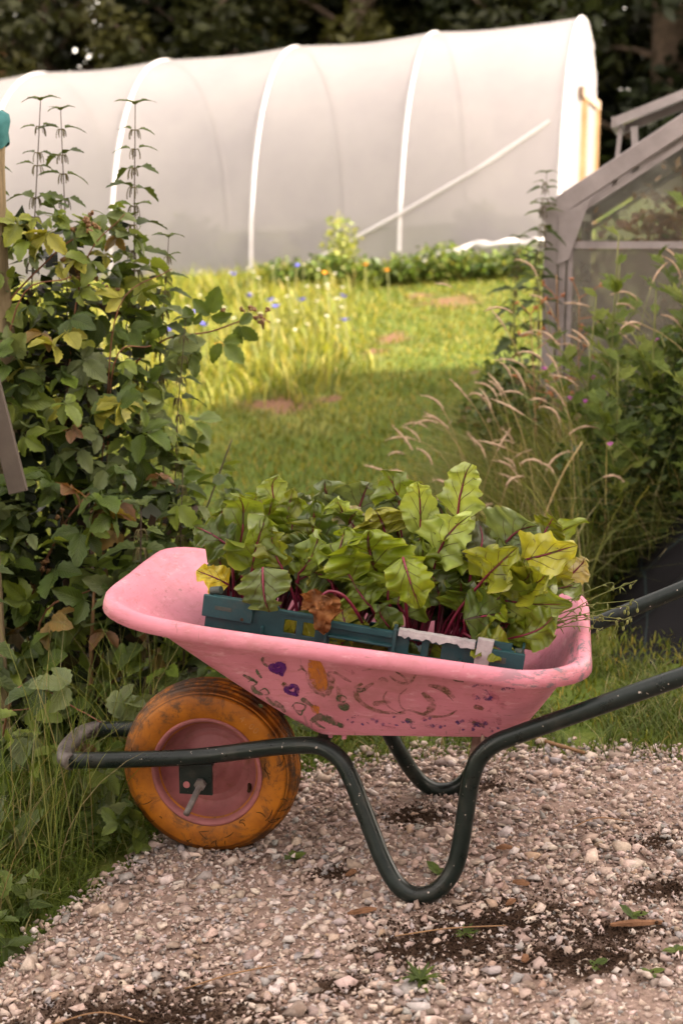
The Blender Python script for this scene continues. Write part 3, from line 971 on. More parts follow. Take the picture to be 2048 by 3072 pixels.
def tray_pt(x, z, off=0.0012):
    """point on the near wall of the tray at local x, z"""
    b0, b1 = bot_arcs[0][-1], bot_arcs[1][0]
    r0, r1 = rim_arcs[0][-1], rim_arcs[1][0]
    s = t = 0.5
    for _ in range(30):
        bx, rx = b0.x + (b1.x - b0.x) * s, r0.x + (r1.x - r0.x) * s
        t = (z - z_bot(bx)) / (z_rim(rx) - z_bot(bx))
        t = min(0.995, max(0.001, t))
        lt = t ** 0.92
        ax, cx = b0.x * (1 - lt) + r0.x * lt, b1.x * (1 - lt) + r1.x * lt
        s = (x - ax) / (cx - ax)
    lt = t ** 0.92
    y = (b0.lerp(b1, s)).lerp(r0.lerp(r1, s), lt).y
    return Vector((x, y - off * 1.0, z - off * 0.35))

def ribbon(pts, w, closed=False, taper=True):
    """strip of paint through (x, z) points on the tray wall"""
    P = catmull([(p[0], p[1], 0) for p in (pts + [pts[0]] if closed else pts)], 6)
    V, F = [], []
    n = len(P)
    for i in range(n):
        t = (P[min(i + 1, n - 1)] - P[max(i - 1, 0)]).normalized()
        nn = Vector((-t.y, t.x, 0))
        k = w * 1.35 * (1.0 if not taper else (0.35 + 0.65 * math.sin(math.pi * (0.08 + 0.84 * i / (n - 1)))))
        k *= 0.8 + 0.4 * random.random()
        for s in (-1, 1):
            q = P[i] + nn * (k * 0.5 * s)
            V.append(tray_pt(q.x, q.y))
    for i in range(n - 1):
        F.append((2 * i, 2 * i + 1, 2 * i + 3, 2 * i + 2))
    return V, F

def blob(cx, cz, rx, rz, rot=0, seg=22, wob=0.2, sd=0, off=0.0012):
    V = [tray_pt(cx, cz, off)]
    F = []
    rings = 3
    for r in range(1, rings + 1):
        for k in range(seg):
            a = 2 * math.pi * k / seg
            q = (r / rings) * (1 + wob * mnoise.noise(Vector((math.cos(a) * 1.5, math.sin(a) * 1.5, sd))))
            u, v = rx * q * math.cos(a), rz * q * math.sin(a)
            V.append(tray_pt(cx + u * math.cos(rot) - v * math.sin(rot), cz + u * math.sin(rot) + v * math.cos(rot), off))
    for k in range(seg):
        k2 = (k + 1) % seg
        F.append((0, 1 + k, 1 + k2))
        for r in range(rings - 1):
            F.append((1 + r * seg + k, 1 + (r + 1) * seg + k, 1 + (r + 1) * seg + k2, 1 + r * seg + k2))
    return V, F

def heart_pts(cx, cz, s, rot):
    out = []
    for k in range(16):
        a = 2 * math.pi * k / 16
        x = 16 * math.sin(a) ** 3 / 17; y = (13 * math.cos(a) - 5 * math.cos(2 * a) - 2 * math.cos(3 * a) - math.cos(4 * a)) / 17
        out.append((cx + s * (x * math.cos(rot) - y * math.sin(rot)), cz + s * (x * math.sin(rot) + y * math.cos(rot))))
    return out

def make_paint():
    # hearts
    for (x, z, s, rot, w, fill) in ((-0.285, 0.467, 0.0155, 0.35, 0.007, 1), (-0.262, 0.415, 0.0145, 0.55, 0.006, 0)):
        m = MB().geo(*ribbon(heart_pts(x, z, s, rot), w, True, False))
        m.geo(*ribbon(heart_pts(x, z, s * 0.62, rot), w * 0.6, True, False))
        if fill:
            m.geo(*ribbon([(x - 0.009, z + 0.004), (x, z - 0.002), (x + 0.008, z + 0.003)], 0.005))
        m.build("painted_heart", 'p_purple', tray)
    # corn cob and husk leaves
    MB().geo(*blob(-0.206, 0.458, 0.0185, 0.043, 0.10, 26, 0.12, 1)).build("painted_corn", 'p_orange', tray)
    m = MB()
    for pts, w in (([(-0.226, 0.462), (-0.224, 0.44), (-0.212, 0.418), (-0.196, 0.405)], 0.010), ([(-0.186, 0.465), (-0.180, 0.45), (-0.184, 0.43), (-0.192, 0.408)], 0.011),
                   ([(-0.245, 0.466), (-0.236, 0.470), (-0.226, 0.462)], 0.004), ([(-0.184, 0.468), (-0.168, 0.466), (-0.150, 0.452), (-0.14, 0.446)], 0.005),
                   ([(-0.170, 0.432), (-0.166, 0.415), (-0.172, 0.392)], 0.009), ([(-0.238, 0.48), (-0.232, 0.466)], 0.004)):
        MB().geo(*ribbon(pts, w)).build("painted_husk", 'p_olive', tray)
    MB().geo(*blob(-0.220, 0.371, 0.0095, 0.0105, 0, 18, 0.5, 3)).build("painted_dot", 'p_orange', tray)
    # leaves and vine
    m = MB()
    for pts, w in (([(-0.232, 0.336), (-0.218, 0.348), (-0.200, 0.348), (-0.184, 0.338), (-0.166, 0.328)], 0.014), ([(-0.224, 0.338), (-0.218, 0.328), (-0.205, 0.320)], 0.006),
                   ([(-0.272, 0.332), (-0.258, 0.326), (-0.245, 0.317), (-0.232, 0.312)], 0.011), ([(-0.36, 0.445), (-0.345, 0.436), (-0.332, 0.428)], 0.007),
                   ([(-0.345, 0.42), (-0.34, 0.405), (-0.325, 0.398)], 0.008), ([(-0.318, 0.392), (-0.31, 0.378), (-0.296, 0.368)], 0.007), ([(-0.302, 0.384), (-0.291, 0.371), (-0.284, 0.356)], 0.008),
                   ([(-0.33, 0.462), (-0.328, 0.452), (-0.322, 0.44)], 0.005), ([(-0.312, 0.494), (-0.314, 0.482), (-0.306, 0.47)], 0.005), ([(-0.338, 0.372), (-0.33, 0.365)], 0.007)):
        MB().geo(*ribbon(pts, w)).build("painted_leaf", 'p_green', tray)
    m = MB()
    for pts, w in (([(-0.352, 0.428), (-0.342, 0.434), (-0.335, 0.426), (-0.343, 0.419)], 0.003), ([(-0.268, 0.372), (-0.258, 0.383), (-0.240, 0.378), (-0.246, 0.364), (-0.262, 0.364), (-0.264, 0.374)], 0.003),
                   ([(-0.262, 0.362), (-0.252, 0.352), (-0.246, 0.366)], 0.003), ([(-0.33, 0.408), (-0.318, 0.414), (-0.312, 0.402), (-0.322, 0.398)], 0.003)):
        m.geo(*ribbon(pts, w))
    for (x, z, r) in ((-0.160, 0.382, 0.011), (-0.163, 0.402, 0.010)):
        m.geo(*ribbon([(x + r * math.cos(a), z + r * 0.8 * math.sin(a)) for a in np.linspace(0, 5.6, 8)], 0.003))
    m.geo(*blob(-0.160, 0.379, 0.0105, 0.009, 0, 16, 0.3, 5))
    m.build("painted_vine", 'p_green', tray)
    # pumpkin outline
    m = MB()
    for pts, w in (([(-0.118, 0.445), (-0.132, 0.43), (-0.130, 0.405), (-0.112, 0.385), (-0.085, 0.374), (-0.055, 0.373)], 0.008), ([(-0.095, 0.448), (-0.108, 0.438), (-0.12, 0.425)], 0.006),
                   ([(-0.055, 0.373), (-0.03, 0.384), (-0.012, 0.378), (0.015, 0.371), (0.045, 0.376), (0.066, 0.392)], 0.005), ([(0.012, 0.451), (0.036, 0.449), (0.052, 0.438), (0.062, 0.424)], 0.008),
                   ([(0.018, 0.449), (0.044, 0.436), (0.06, 0.415)], 0.003), ([(0.0, 0.432), (0.012, 0.418), (0.022, 0.408)], 0.011), ([(0.022, 0.408), (0.016, 0.395), (0.010, 0.382)], 0.012),
                   ([(0.010, 0.382), (0.0, 0.377)], 0.007), ([(-0.07, 0.43), (-0.078, 0.41), (-0.07, 0.39), (-0.052, 0.376)], 0.003), ([(-0.03, 0.44), (-0.046, 0.42), (-0.046, 0.395), (-0.036, 0.382)], 0.003),
                   ([(-0.062, 0.468), (-0.05, 0.457), (-0.035, 0.452), (-0.02, 0.458), (-0.014, 0.47)], 0.005), ([(-0.05, 0.48), (-0.036, 0.47), (-0.028, 0.456)], 0.004), ([(-0.008, 0.482), (-0.016, 0.466)], 0.004),
                   ([(-0.116, 0.476), (-0.085, 0.486), (-0.05, 0.488)], 0.003), ([(-0.085, 0.454), (-0.075, 0.46), (-0.066, 0.454)], 0.007)):
        MB().geo(*ribbon(pts, w)).build("painted_pumpkin_line", 'p_olive', tray)
    MB().geo(*blob(0.070, 0.476, 0.013, 0.010, 0.2, 18, 0.4, 8)).build("painted_smudge", 'p_olive', tray)
    # rubbed-out remains of older painting
    rs = random.Random(9)
    for k in range(16):
        x = rs.uniform(-0.30, 0.17); z = rs.uniform(0.345, 0.485)
        a = rs.uniform(0, 3.1); l = rs.uniform(0.008, 0.022)
        pts = [(x - l * math.cos(a), z - l * 0.6 * math.sin(a)), (x + rs.uniform(-0.006, 0.006), z + rs.uniform(-0.006, 0.006)), (x + l * math.cos(a), z + l * 0.6 * math.sin(a))]
        MB().geo(*ribbon(pts, rs.uniform(0.004, 0.010))).build("faded_brush_mark", rs.choice(['p_olive', 'p_magenta', 'p_green', 'p_magenta']), tray)
    # violet berries and magenta smears
    m = MB()
    for k in range(46):
        x = random.uniform(-0.16, 0.135); z = 0.338 + 0.028 * random.random() + 0.02 * max(0, x)
        m.geo(*blob(x, z, random.uniform(0.002, 0.006), random.uniform(0.002, 0.0045), random.uniform(0, 3), 9, 0.5, k, 0.0016))
    for (cx, cz) in ((0.118, 0.428), (0.121, 0.350), (0.165, 0.462), (0.115, 0.460)):
        for k in range(11):
            m.geo(*blob(cx + random.gauss(0, 0.011), cz + random.gauss(0, 0.008), random.uniform(0.0025, 0.0065), random.uniform(0.002, 0.004), random.uniform(0, 3), 9, 0.5, k + 60, 0.0016))
    tag(m.build("painted_berries", 'p_violet', tray), kind="stuff")
    m = MB()
    for pts, w in (([(0.130, 0.45), (0.142, 0.432), (0.160, 0.41)], 0.016), ([(0.10, 0.44), (0.106, 0.42), (0.112, 0.40)], 0.012), ([(0.09, 0.37), (0.11, 0.36), (0.14, 0.365)], 0.014), ([(0.15, 0.4), (0.145, 0.38), (0.15, 0.36)], 0.010), ([(-0.1, 0.335), (-0.06, 0.334)], 0.006)):
        MB().geo(*ribbon(pts, w)).build("painted_smear", 'p_magenta', tray)
make_paint()

def make_frame():
    near = [(-0.775, -0.100, 0.187), (-0.65, -0.100, 0.197), (-0.517, -0.103, 0.211), (-0.426, -0.115, 0.230), (-0.33, -0.14, 0.257), (-0.248, -0.165, 0.277), (-0.205, -0.178, 0.277), (-0.170, -0.191, 0.258),
            (-0.145, -0.205, 0.220), (-0.124, -0.218, 0.175), (-0.098, -0.235, 0.120), (-0.074, -0.252, 0.073), (-0.045, -0.268, 0.034), (-0.010, -0.276, 0.0175), (0.028, -0.276, 0.026), (0.056, -0.272, 0.054), (0.073, -0.268, 0.092),
            (0.083, -0.264, 0.150), (0.091, -0.261, 0.215), (0.098, -0.260, 0.262), (0.112, -0.262, 0.305), (0.140, -0.267, 0.338), (0.185, -0.272, 0.362), (0.30, -0.284, 0.416), (0.488, -0.300, 0.503), (0.66, -0.312, 0.575), (0.92, -0.32, 0.64)]
    for sgn in (1, -1):
        P = catmull([(x, y * sgn, z) for x, y, z in near], 5)
        MB().tube(P, 0.0178, 14).build("frame_tube", 'tube', barrow, smooth=True)
        g = catmull([(0.80, -0.317 * sgn, 0.616), (0.92, -0.3205 * sgn, 0.641), (0.95, -0.321 * sgn, 0.647)], 4)
        MB().tube(g, 0.0215, 14).build("handle_grip", 'hose', barrow, smooth=True)
    # front loop bar, flattened where it is bent round, scuffed bare
    P = [(-0.772, -0.110, 0.187), (-0.795, -0.088, 0.189), (-0.806, -0.04, 0.194), (-0.806, 0.04, 0.194), (-0.795, 0.088, 0.189), (-0.772, 0.110, 0.187)]
    MB().tube(catmull(P, 4), 0.0182, 14).build("front_bar", 'bare_metal', barrow, smooth=True)
    for sgn in (1, -1):
        m = MB()
        y0 = -0.100 * sgn
        m.box(-0.535, -0.462, min(y0 - 0.004, y0 + 0.004), max(y0 - 0.004, y0 + 0.004), 0.128, 0.196)
        m.box(-0.535, -0.462, min(y0, y0 + 0.035 * sgn), max(y0, y0 + 0.035 * sgn), 0.190, 0.1975)
        m.build("axle_bracket", 'tube', barrow, bevel=0.0015)
        MB().tube([(-0.518, y0 - 0.0045 * sgn, 0.150), (-0.518, y0 - 0.0062 * sgn, 0.150)], 0.0075, 12).build("bracket_hole", 'rim', barrow)
    # axle: long bolt sticking out to the near side, nut
    MB().tube([(-0.498, -0.185, 0.118), (-0.486, -0.104, 0.155), (-0.486, 0.125, 0.155)], 0.0066, 12).build("axle_bolt", 'bare_metal', barrow, smooth=True)
    for y in (-0.112, 0.112):
        MB().tube([(-0.486, y - 0.006, 0.155), (-0.486, y + 0.006, 0.155)], 0.013, 6).build("axle_nut", 'bare_metal', barrow)
    # struts between tray floor and legs
    for sgn in (1, -1):
        MB().bar((0.112, -0.225 * sgn, 0.25), (0.115, -0.165 * sgn, 0.325), 0.035, 0.006, (1, 0, 0)).build("leg_strut", 'timber_dark', barrow)
    MB().bar((0.10, -0.262, 0.275), (0.10, 0.262, 0.275), 0.022, 0.022).build("cross_bar", 'timber_dark', barrow)
    MB().bar((-0.215, -0.185, 0.281), (-0.215, 0.185, 0.281), 0.03, 0.006).build("cross_bar", 'tube', barrow)
    for x, y in ((-0.20, -0.14), (-0.17, -0.15), (0.13, -0.16), (0.16, -0.165)):
        MB().tube([(x, y, z_bot(x) - 0.014), (x, y, z_bot(x) + 0.002)], 0.005, 8).build("tray_bolt", 'pink', barrow)
make_frame()

def make_wheel():
    wheel = add("wheel", None, barrow, (-0.488, 0, 0.158), scale=1.035)
    prof = [(0.104, -0.034), (0.112, -0.0435), (0.120, -0.0475), (0.135, -0.0515), (0.152, -0.0520), (0.164, -0.0490), (0.1705, -0.0458), (0.1690, -0.0448), (0.1735, -0.0432), (0.1755, -0.0415), (0.1738, -0.0405),
            (0.1785, -0.0375), (0.1770, -0.0362), (0.1815, -0.0330), (0.1850, -0.0282), (0.1822, -0.0268), (0.1822, -0.0248), (0.1870, -0.0232), (0.1893, -0.0172), (0.1862, -0.0160), (0.1862, -0.0142), (0.1902, -0.0128), (0.1915, -0.0050), (0.1880, -0.0038)]
    full = prof + [(r, -h) for r, h in reversed(prof)]
    tyre = MB().lathe(full, 96).build("tyre", 'tyre', wheel, smooth=True)
    rp = [(0.1185, -0.0455), (0.1195, -0.0485), (0.1165, -0.0500), (0.111, -0.0478), (0.1075, -0.040), (0.103, -0.022), (0.094, -0.006), (0.078, 0.002), (0.062, -0.001), (0.052, -0.010), (0.040, -0.014), (0.026, -0.014), (0.0245, -0.060), (0.0, -0.060)]
    full = rp[:-1] + [(0.008, -0.060), (0.008, 0.060)] + [(r, -h) for r, h in reversed(rp[:-1])]
    MB().lathe(full, 72).build("rim", 'rim', wheel, smooth=True)
    # dried roots and cracks stuck to the near sidewall
    m = MB()
    rnd = random.Random(5)
    def side(r, a):
        h = np.interp(r, [0.112, 0.120, 0.135, 0.152, 0.164, 0.1705, 0.178, 0.186, 0.192], [-0.0435, -0.0475, -0.0515, -0.0520, -0.0490, -0.0458, -0.0380, -0.0262, -0.004])
        return Vector((r * math.cos(a), h - 0.0005, r * math.sin(a)))
    cl = [rnd.uniform(0, 6.28) for _ in range(9)]
    for k in range(24):
        a = rnd.choice(cl) + rnd.gauss(0, 0.16); r = rnd.choice([rnd.uniform(0.128, 0.166), rnd.uniform(0.15, 0.188)])
        ang = rnd.uniform(0, 6.28); L = rnd.uniform(0.008, 0.040); cur = rnd.uniform(-2.5, 2.5)
        for br in range(rnd.choice([1, 1, 2])):
            pts, rr, aa, g = [], r, a, ang + br * 0.9
            for s in range(6):
                pts.append(side(max(0.122, min(0.190, rr)), aa))
                rr += math.sin(g) * L / 5; aa += math.cos(g) * L / 5 / r; g += cur / 5
            w = [0.0007 * (0.5 + math.sin(math.pi * (0.1 + 0.8 * s / 5))) for s in range(6)]
            m.tube(pts, w, 4)
    tag(m.build("root_hairs", 'crack', tyre), kind="stuff")
    MB().tube([(0.082, -0.002, -0.040), (0.085, -0.018, -0.042), (0.086, -0.030, -0.043)], [0.005, 0.004, 0.004], 8).build("valve", 'crack', wheel, smooth=True)
    # moulded size marking
    for txt, ang in (("4.00", R(50)),):
        for i, ch in enumerate(txt):
            cu = bpy.data.curves.new("glyph", 'FONT'); cu.body = ch; cu.size = 0.020; cu.extrude = 0.0005; cu.align_x = 'CENTER'; cu.align_y = 'CENTER'
            tmp = bpy.data.objects.new("glyph", cu)
            me = bpy.data.meshes.new_from_object(tmp)
            bpy.data.objects.remove(tmp)
            me.materials.clear(); me.materials.append(MAT['tyre_letter'])
            a = ang - (i - 1.5) * 0.085
            r = 0.146
            add("letter", me, tyre, (r * math.cos(a), -0.0523, r * math.sin(a)), (R(90), 0, 0)).rotation_euler = Matrix.Rotation(math.pi / 2 - a, 3, 'Y').to_4x4().to_3x3().__matmul__(Matrix.Rotation(R(90), 3, 'X')).to_euler()
make_wheel()

# ================================================================== CRATE
def grid_panel(xs, zs, solid, th):
    m = MB()
    nx, nz = len(xs) - 1, len(zs) - 1
    S = [[solid((xs[i] + xs[i + 1]) / 2, (zs[j] + zs[j + 1]) / 2) for j in range(nz)] for i in range(nx)]
    ok = lambda i, j: 0 <= i < nx and 0 <= j < nz and S[i][j]
    for i in range(nx):
        for j in range(nz):
            if not S[i][j]: continue
            x0, x1, z0, z1 = xs[i], xs[i + 1], zs[j], zs[j + 1]
            m.geo([(x0, 0, z0), (x1, 0, z0), (x1, 0, z1), (x0, 0, z1)], [(0, 1, 2, 3)])
            m.geo([(x0, th, z0), (x1, th, z0), (x1, th, z1), (x0, th, z1)], [(3, 2, 1, 0)])
            if not ok(i - 1, j): m.geo([(x0, 0, z0), (x0, 0, z1), (x0, th, z1), (x0, th, z0)], [(0, 1, 2, 3)])
            if not ok(i + 1, j): m.geo([(x1, 0, z0), (x1, th, z0), (x1, th, z1), (x1, 0, z1)], [(0, 1, 2, 3)])
            if not ok(i, j - 1): m.geo([(x0, 0, z0), (x0, th, z0), (x1, th, z0), (x1, 0, z0)], [(0, 1, 2, 3)])
            if not ok(i, j + 1): m.geo([(x0, 0, z1), (x1, 0, z1), (x1, th, z1), (x0, th, z1)], [(0, 1, 2, 3)])
    return m

CL, CD, CH = 0.645, 0.37, 0.140
CM = BM @ Matrix.Translation((-0.464, -0.172, 0.453)) @ Matrix.Rotation(R(7.3), 4, 'Y')
def make_crate():
    c = thing("harvest_crate", "dark teal plastic harvest crate of beets lying in the pink tray", "crate")
    c.matrix_world = CM
    c.location, c.rotation_euler, _ = CM.translation, CM.to_euler(), None
    top = CH
    holes = [(0.163, 0.188, 0.085, 0.113), (0.202, 0.227, 0.085, 0.113), (0.418, 0.443, 0.085, 0.113), (0.458, 0.483, 0.085, 0.113), (0.258, 0.378, 0.03, 0.092), (0.03, 0.14, 0.02, 0.05), (0.16, 0.235, 0.02, 0.06), (0.41, 0.5, 0.02, 0.06)]
    slots = [(0.020, 0.055, 0.112, 0.120), (0.578, 0.612, 0.100, 0.112)]
    def solid(x, z):
        tz = top
        if 0.150 < x < 0.246 or 0.392 < x < 0.55: tz = top - 0.008
        if 0.140 < x < 0.150 or 0.55 < x < 0.556: tz = top - 0.004
        if 0.256 < x < 0.384: tz = top - 0.014
        if 0.620 < x: tz = top - 0.014
        if x < 0.012: tz = top - 0.006
        if z > tz: return False
        return not any(a < x < b and cc < z < d for a, b, cc, d in holes)
    xs = sorted(set([0, 0.012, 0.10, 0.14, 0.15, 0.246, 0.256, 0.384, 0.392, 0.55, 0.556, 0.62, CL] + [v for h in holes for v in h[:2]]))
    zs = sorted(set([0, 0.126, 0.132, 0.134, 0.136, CH] + [v for h in holes for v in h[2:]]))
    for y, flip in ((0, 1), (CD, -1)):
        p = grid_panel(xs, zs, solid, 0.005)
        o = p.build("side_panel", 'crate', c, bevel=0.0012)
        o.location = (0, y if flip == 1 else CD - 0.005, 0)
        mm = o.modifiers["bevel"]; mm.limit_method = 'ANGLE'
        w = o.modifiers.new("weld", 'WELD'); w.merge_threshold = 0.0002
        o.modifiers.move(1, 0)
    # ribs and ledges standing proud of the near side
    rib = MB()
    def rb(x0, x1, z0, z1, d): rib.box(x0, x1, -d, -0.0008, z0, z1)
    rb(-0.006, 0.098, 0.094, 0.139, 0.010)          # end block left
    rb(-0.008, 0.150, 0.066, 0.072, 0.014)          # ledge left
    rb(0.150, 0.246, 0.066, 0.071, 0.010)
    rb(0.246, 0.254, 0.02, 0.132, 0.009)
    rb(0.256, 0.384, 0.113, 0.126, 0.009)
    rb(0.256, 0.384, 0.094, 0.099, 0.012)
    rb(0.384, 0.392, 0.02, 0.133, 0.009)
    rb(0.392, 0.545, 0.066, 0.071, 0.010)
    rb(0.150, 0.246, 0.125, 0.132, 0.007)
    rb(0.392, 0.548, 0.125, 0.132, 0.007)
    rb(0.552, 0.648, 0.066, 0.125, 0.010)
    rb(0.118, 0.123, 0.05, 0.092, 0.012)
    rb(0.520, 0.525, 0.05, 0.092, 0.012)
    rib.build("side_rib", 'crate', c, bevel=0.0015)
    for (x0, x1, z0, z1) in slots:
        MB().box(x0, x1, -0.0108, -0.0098, z0, z1).build("grip_slot", 'peg', c, bevel=0.0004)
    MB().tube([(0.078, -0.0104, 0.100), (0.078, -0.0099, 0.100)], 0.0035, 10).build("drain_hole", 'crack', c)
    for x in (0, CL - 0.005):
        MB().box(x, x + 0.005, 0.0055, CD - 0.0055, 0, CH - 0.003).build("end_panel", 'crate', c, bevel=0.001)
    MB().box(0.006, CL - 0.006, 0.006, CD - 0.006, 0, 0.004).build("base", 'crate', c)
    MB().tube([(0.004, 0.012, 0.143), (0.026, 0.004, 0.150)], 0.0085, 12).build("stacking_peg", 'peg', c, smooth=False, bevel=0.001)
    MB().tube([(0.628, 0.010, 0.122), (0.643, 0.004, 0.124)], 0.009, 12).build("stacking_peg", 'peg', c, smooth=False, bevel=0.001)
    # torn paper tape
    def tape(x0, x1, zt, zb, n, seed):
        V, F = [], []
        rnd = random.Random(seed)
        for i in range(n + 1):
            x = x0 + (x1 - x0) * i / n
            zz = zt - 0.002 * rnd.random()
            V += [(x, 0.008, zz + 0.001), (x, -0.0095, zz + 0.001), (x, -0.0118, zb + rnd.uniform(-0.004, 0.004))]
        for i in range(n):
            a = 3 * i
            F += [(a, a + 3, a + 4, a + 1), (a + 1, a + 4, a + 5, a + 2)]
        o = add("tape", mesh("tape", V, F, smooth=False, mats=('tape',)), c)
        mo = o.modifiers.new("t", 'SOLIDIFY'); mo.thickness = 0.0006
    tape(0.395, 0.548, 0.1335, 0.121, 22, 3)
    V = [(0.552, 0.006, 0.1415), (0.584, 0.006, 0.1415), (0.584, -0.0115, 0.1415), (0.552, -0.0115, 0.1415), (0.578, -0.0118, 0.075), (0.550, -0.0118, 0.072)]
    o = add("tape", mesh("tape", V, [(0, 3, 2, 1), (3, 5, 4, 2)], smooth=False, mats=('tape',)), c)
    mo = o.modifiers.new("t", 'SOLIDIFY'); mo.thickness = 0.0006
make_crate()

# ================================================================== BEETS
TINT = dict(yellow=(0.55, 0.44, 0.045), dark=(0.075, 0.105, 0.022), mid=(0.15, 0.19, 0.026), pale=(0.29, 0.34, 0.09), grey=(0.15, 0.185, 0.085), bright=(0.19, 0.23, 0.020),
            dull=(0.11, 0.135, 0.042), yellow2=(0.34, 0.31, 0.04), pink=(0.48, 0.39, 0.22), purple=(0.10, 0.11, 0.06), olive=(0.19, 0.20, 0.020))
# stalk foot x,z; blade foot x,z; blade tip x,z; width; depth y; tint   (metres in the barrow's own frame)
LEAVES = [
(-0.411,0.559, -0.420,0.593, -0.485,0.625, 0.055, -0.10,'yellow'), (-0.414,0.560, -0.419,0.667, -0.502,0.713, 0.075, -0.08,'dark'), (-0.423,0.555, -0.410,0.651, -0.415,0.813, 0.085, -0.05,'mid'),
(-0.395,0.534, -0.354,0.712, -0.358,0.820, 0.070, 0.10,'pale'), (-0.388,0.557, -0.369,0.632, -0.339,0.738, 0.105, -0.10,'mid'), (-0.320,0.554, -0.310,0.608, -0.249,0.708, 0.100, -0.03,'grey'),
(-0.330,0.554, -0.329,0.652, -0.311,0.552, 0.092, -0.185,'dull'), (-0.263,0.530, -0.239,0.618, -0.253,0.778, 0.120, 0.02,'dark'), (-0.242,0.535, -0.232,0.712, -0.259,0.795, 0.085, 0.12,'grey'),
(-0.185,0.535, -0.190,0.692, -0.155,0.782, 0.120, 0.13,'grey'), (-0.061,0.537, -0.081,0.686, -0.121,0.826, 0.105, 0.06,'mid'), (-0.036,0.525, -0.033,0.691, -0.046,0.851, 0.080, 0.00,'pale'),
(-0.026,0.506, 0.041,0.722, 0.077,0.851, 0.115, 0.04,'pale'), (-0.018,0.508, 0.003,0.645, 0.078,0.753, 0.108, -0.04,'pale'), (-0.091,0.524, -0.107,0.614, -0.132,0.731, 0.155, -0.08,'bright'),
(-0.132,0.521, -0.159,0.614, -0.181,0.718, 0.115, -0.11,'bright'), (-0.095,0.524, -0.110,0.682, -0.132,0.740, 0.125, 0.03,'yellow2'), (-0.162,0.519, -0.163,0.673, -0.230,0.735, 0.075, 0.04,'pink'),
(-0.049,0.521, -0.050,0.678, -0.014,0.580, 0.100, -0.165,'bright'), (0.034,0.507, 0.081,0.648, 0.090,0.732, 0.078, -0.06,'purple'), (0.030,0.500, 0.109,0.632, 0.167,0.705, 0.108, -0.12,'olive'),
(0.037,0.499, 0.128,0.616, 0.237,0.652, 0.085, -0.10,'olive'), (0.037,0.485, 0.134,0.655, 0.207,0.716, 0.105, 0.02,'grey'), (0.051,0.479, 0.216,0.673, 0.250,0.731, 0.068, 0.08,'olive'),
(0.058,0.487, 0.176,0.647, 0.287,0.690, 0.095, -0.02,'yellow2'), (0.088,0.471, 0.271,0.589, 0.317,0.638, 0.060, 0.08,'pink'), (0.044,0.503, 0.096,0.585, 0.282,0.584, 0.095, -0.08,'mid'),
(0.092,0.481, 0.157,0.508, 0.276,0.582, 0.075, -0.12,'mid'), (0.041,0.495, 0.071,0.551, 0.172,0.568, 0.085, -0.15,'dark'), (0.068,0.498, 0.094,0.511, 0.176,0.481, 0.070, -0.15,'olive'),
(-0.083,0.505, -0.074,0.521, -0.108,0.592, 0.065, -0.14,'dark'), (-0.165,0.508, -0.169,0.525, -0.178,0.569, 0.058, -0.13,'yellow2'), (-0.273,0.546, -0.282,0.602, -0.209,0.651, 0.088, -0.08,'dull'),
(-0.193,0.540, -0.202,0.611, -0.256,0.631, 0.078, -0.12,'dull'), (-0.290,0.519, -0.289,0.616, -0.327,0.711, 0.088, 0.06,'mid'), (-0.041,0.502, -0.019,0.619, -0.029,0.704, 0.080, 0.05,'dark'),
(0.004,0.487, 0.030,0.623, -0.009,0.746, 0.080, 0.08,'dark'), (0.067,0.469, 0.177,0.610, 0.258,0.699, 0.078, 0.12,'dull'), (-0.103,0.517, -0.121,0.564, -0.166,0.626, 0.078, -0.12,'mid'),
(0.007,0.496, 0.051,0.555, 0.059,0.638, 0.080, -0.06,'dark'), (0.055,0.477, 0.164,0.558, 0.298,0.600, 0.082, 0.02,'mid'), (-0.363,0.563, -0.362,0.611, -0.399,0.656, 0.060, -0.09,'dull'),
(-0.464,0.537, -0.454,0.571, -0.468,0.633, 0.070, 0.00,'dark'), (-0.195,0.520, -0.205,0.608, -0.176,0.695, 0.090, 0.07,'dark'), (-0.320,0.522, -0.310,0.651, -0.300,0.759, 0.092, 0.12,'grey'),
(-0.043,0.505, -0.048,0.543, 0.009,0.618, 0.070, -0.10,'mid'), (0.107,0.478, 0.142,0.528, 0.264,0.533, 0.060, -0.08,'dark'),
]
for k in range(40):      # further leaves crowding the bunch
    x = -0.43 + 0.56 * k / 40 + random.uniform(-0.02, 0.02)
    zt = 0.592 - 0.128 * (x + 0.446)
    s = random.uniform(-0.05, 0.09) + max(0, x) * 0.5
    y = random.uniform(-0.13, 0.13)
    top = random.uniform(0.06, 0.15) + 0.06 * sm(y, -0.1, 0.1)
    LEAVES.append((x, zt - 0.06, x + s * 0.5, zt + top * random.uniform(0.25, 0.5), x + s * random.uniform(1.0, 1.6), zt + top, random.uniform(0.055, 0.09), y, random.choice(['mid', 'bright', 'olive', 'grey', 'pale', 'bright', 'mid', 'olive', 'yellow2'])))
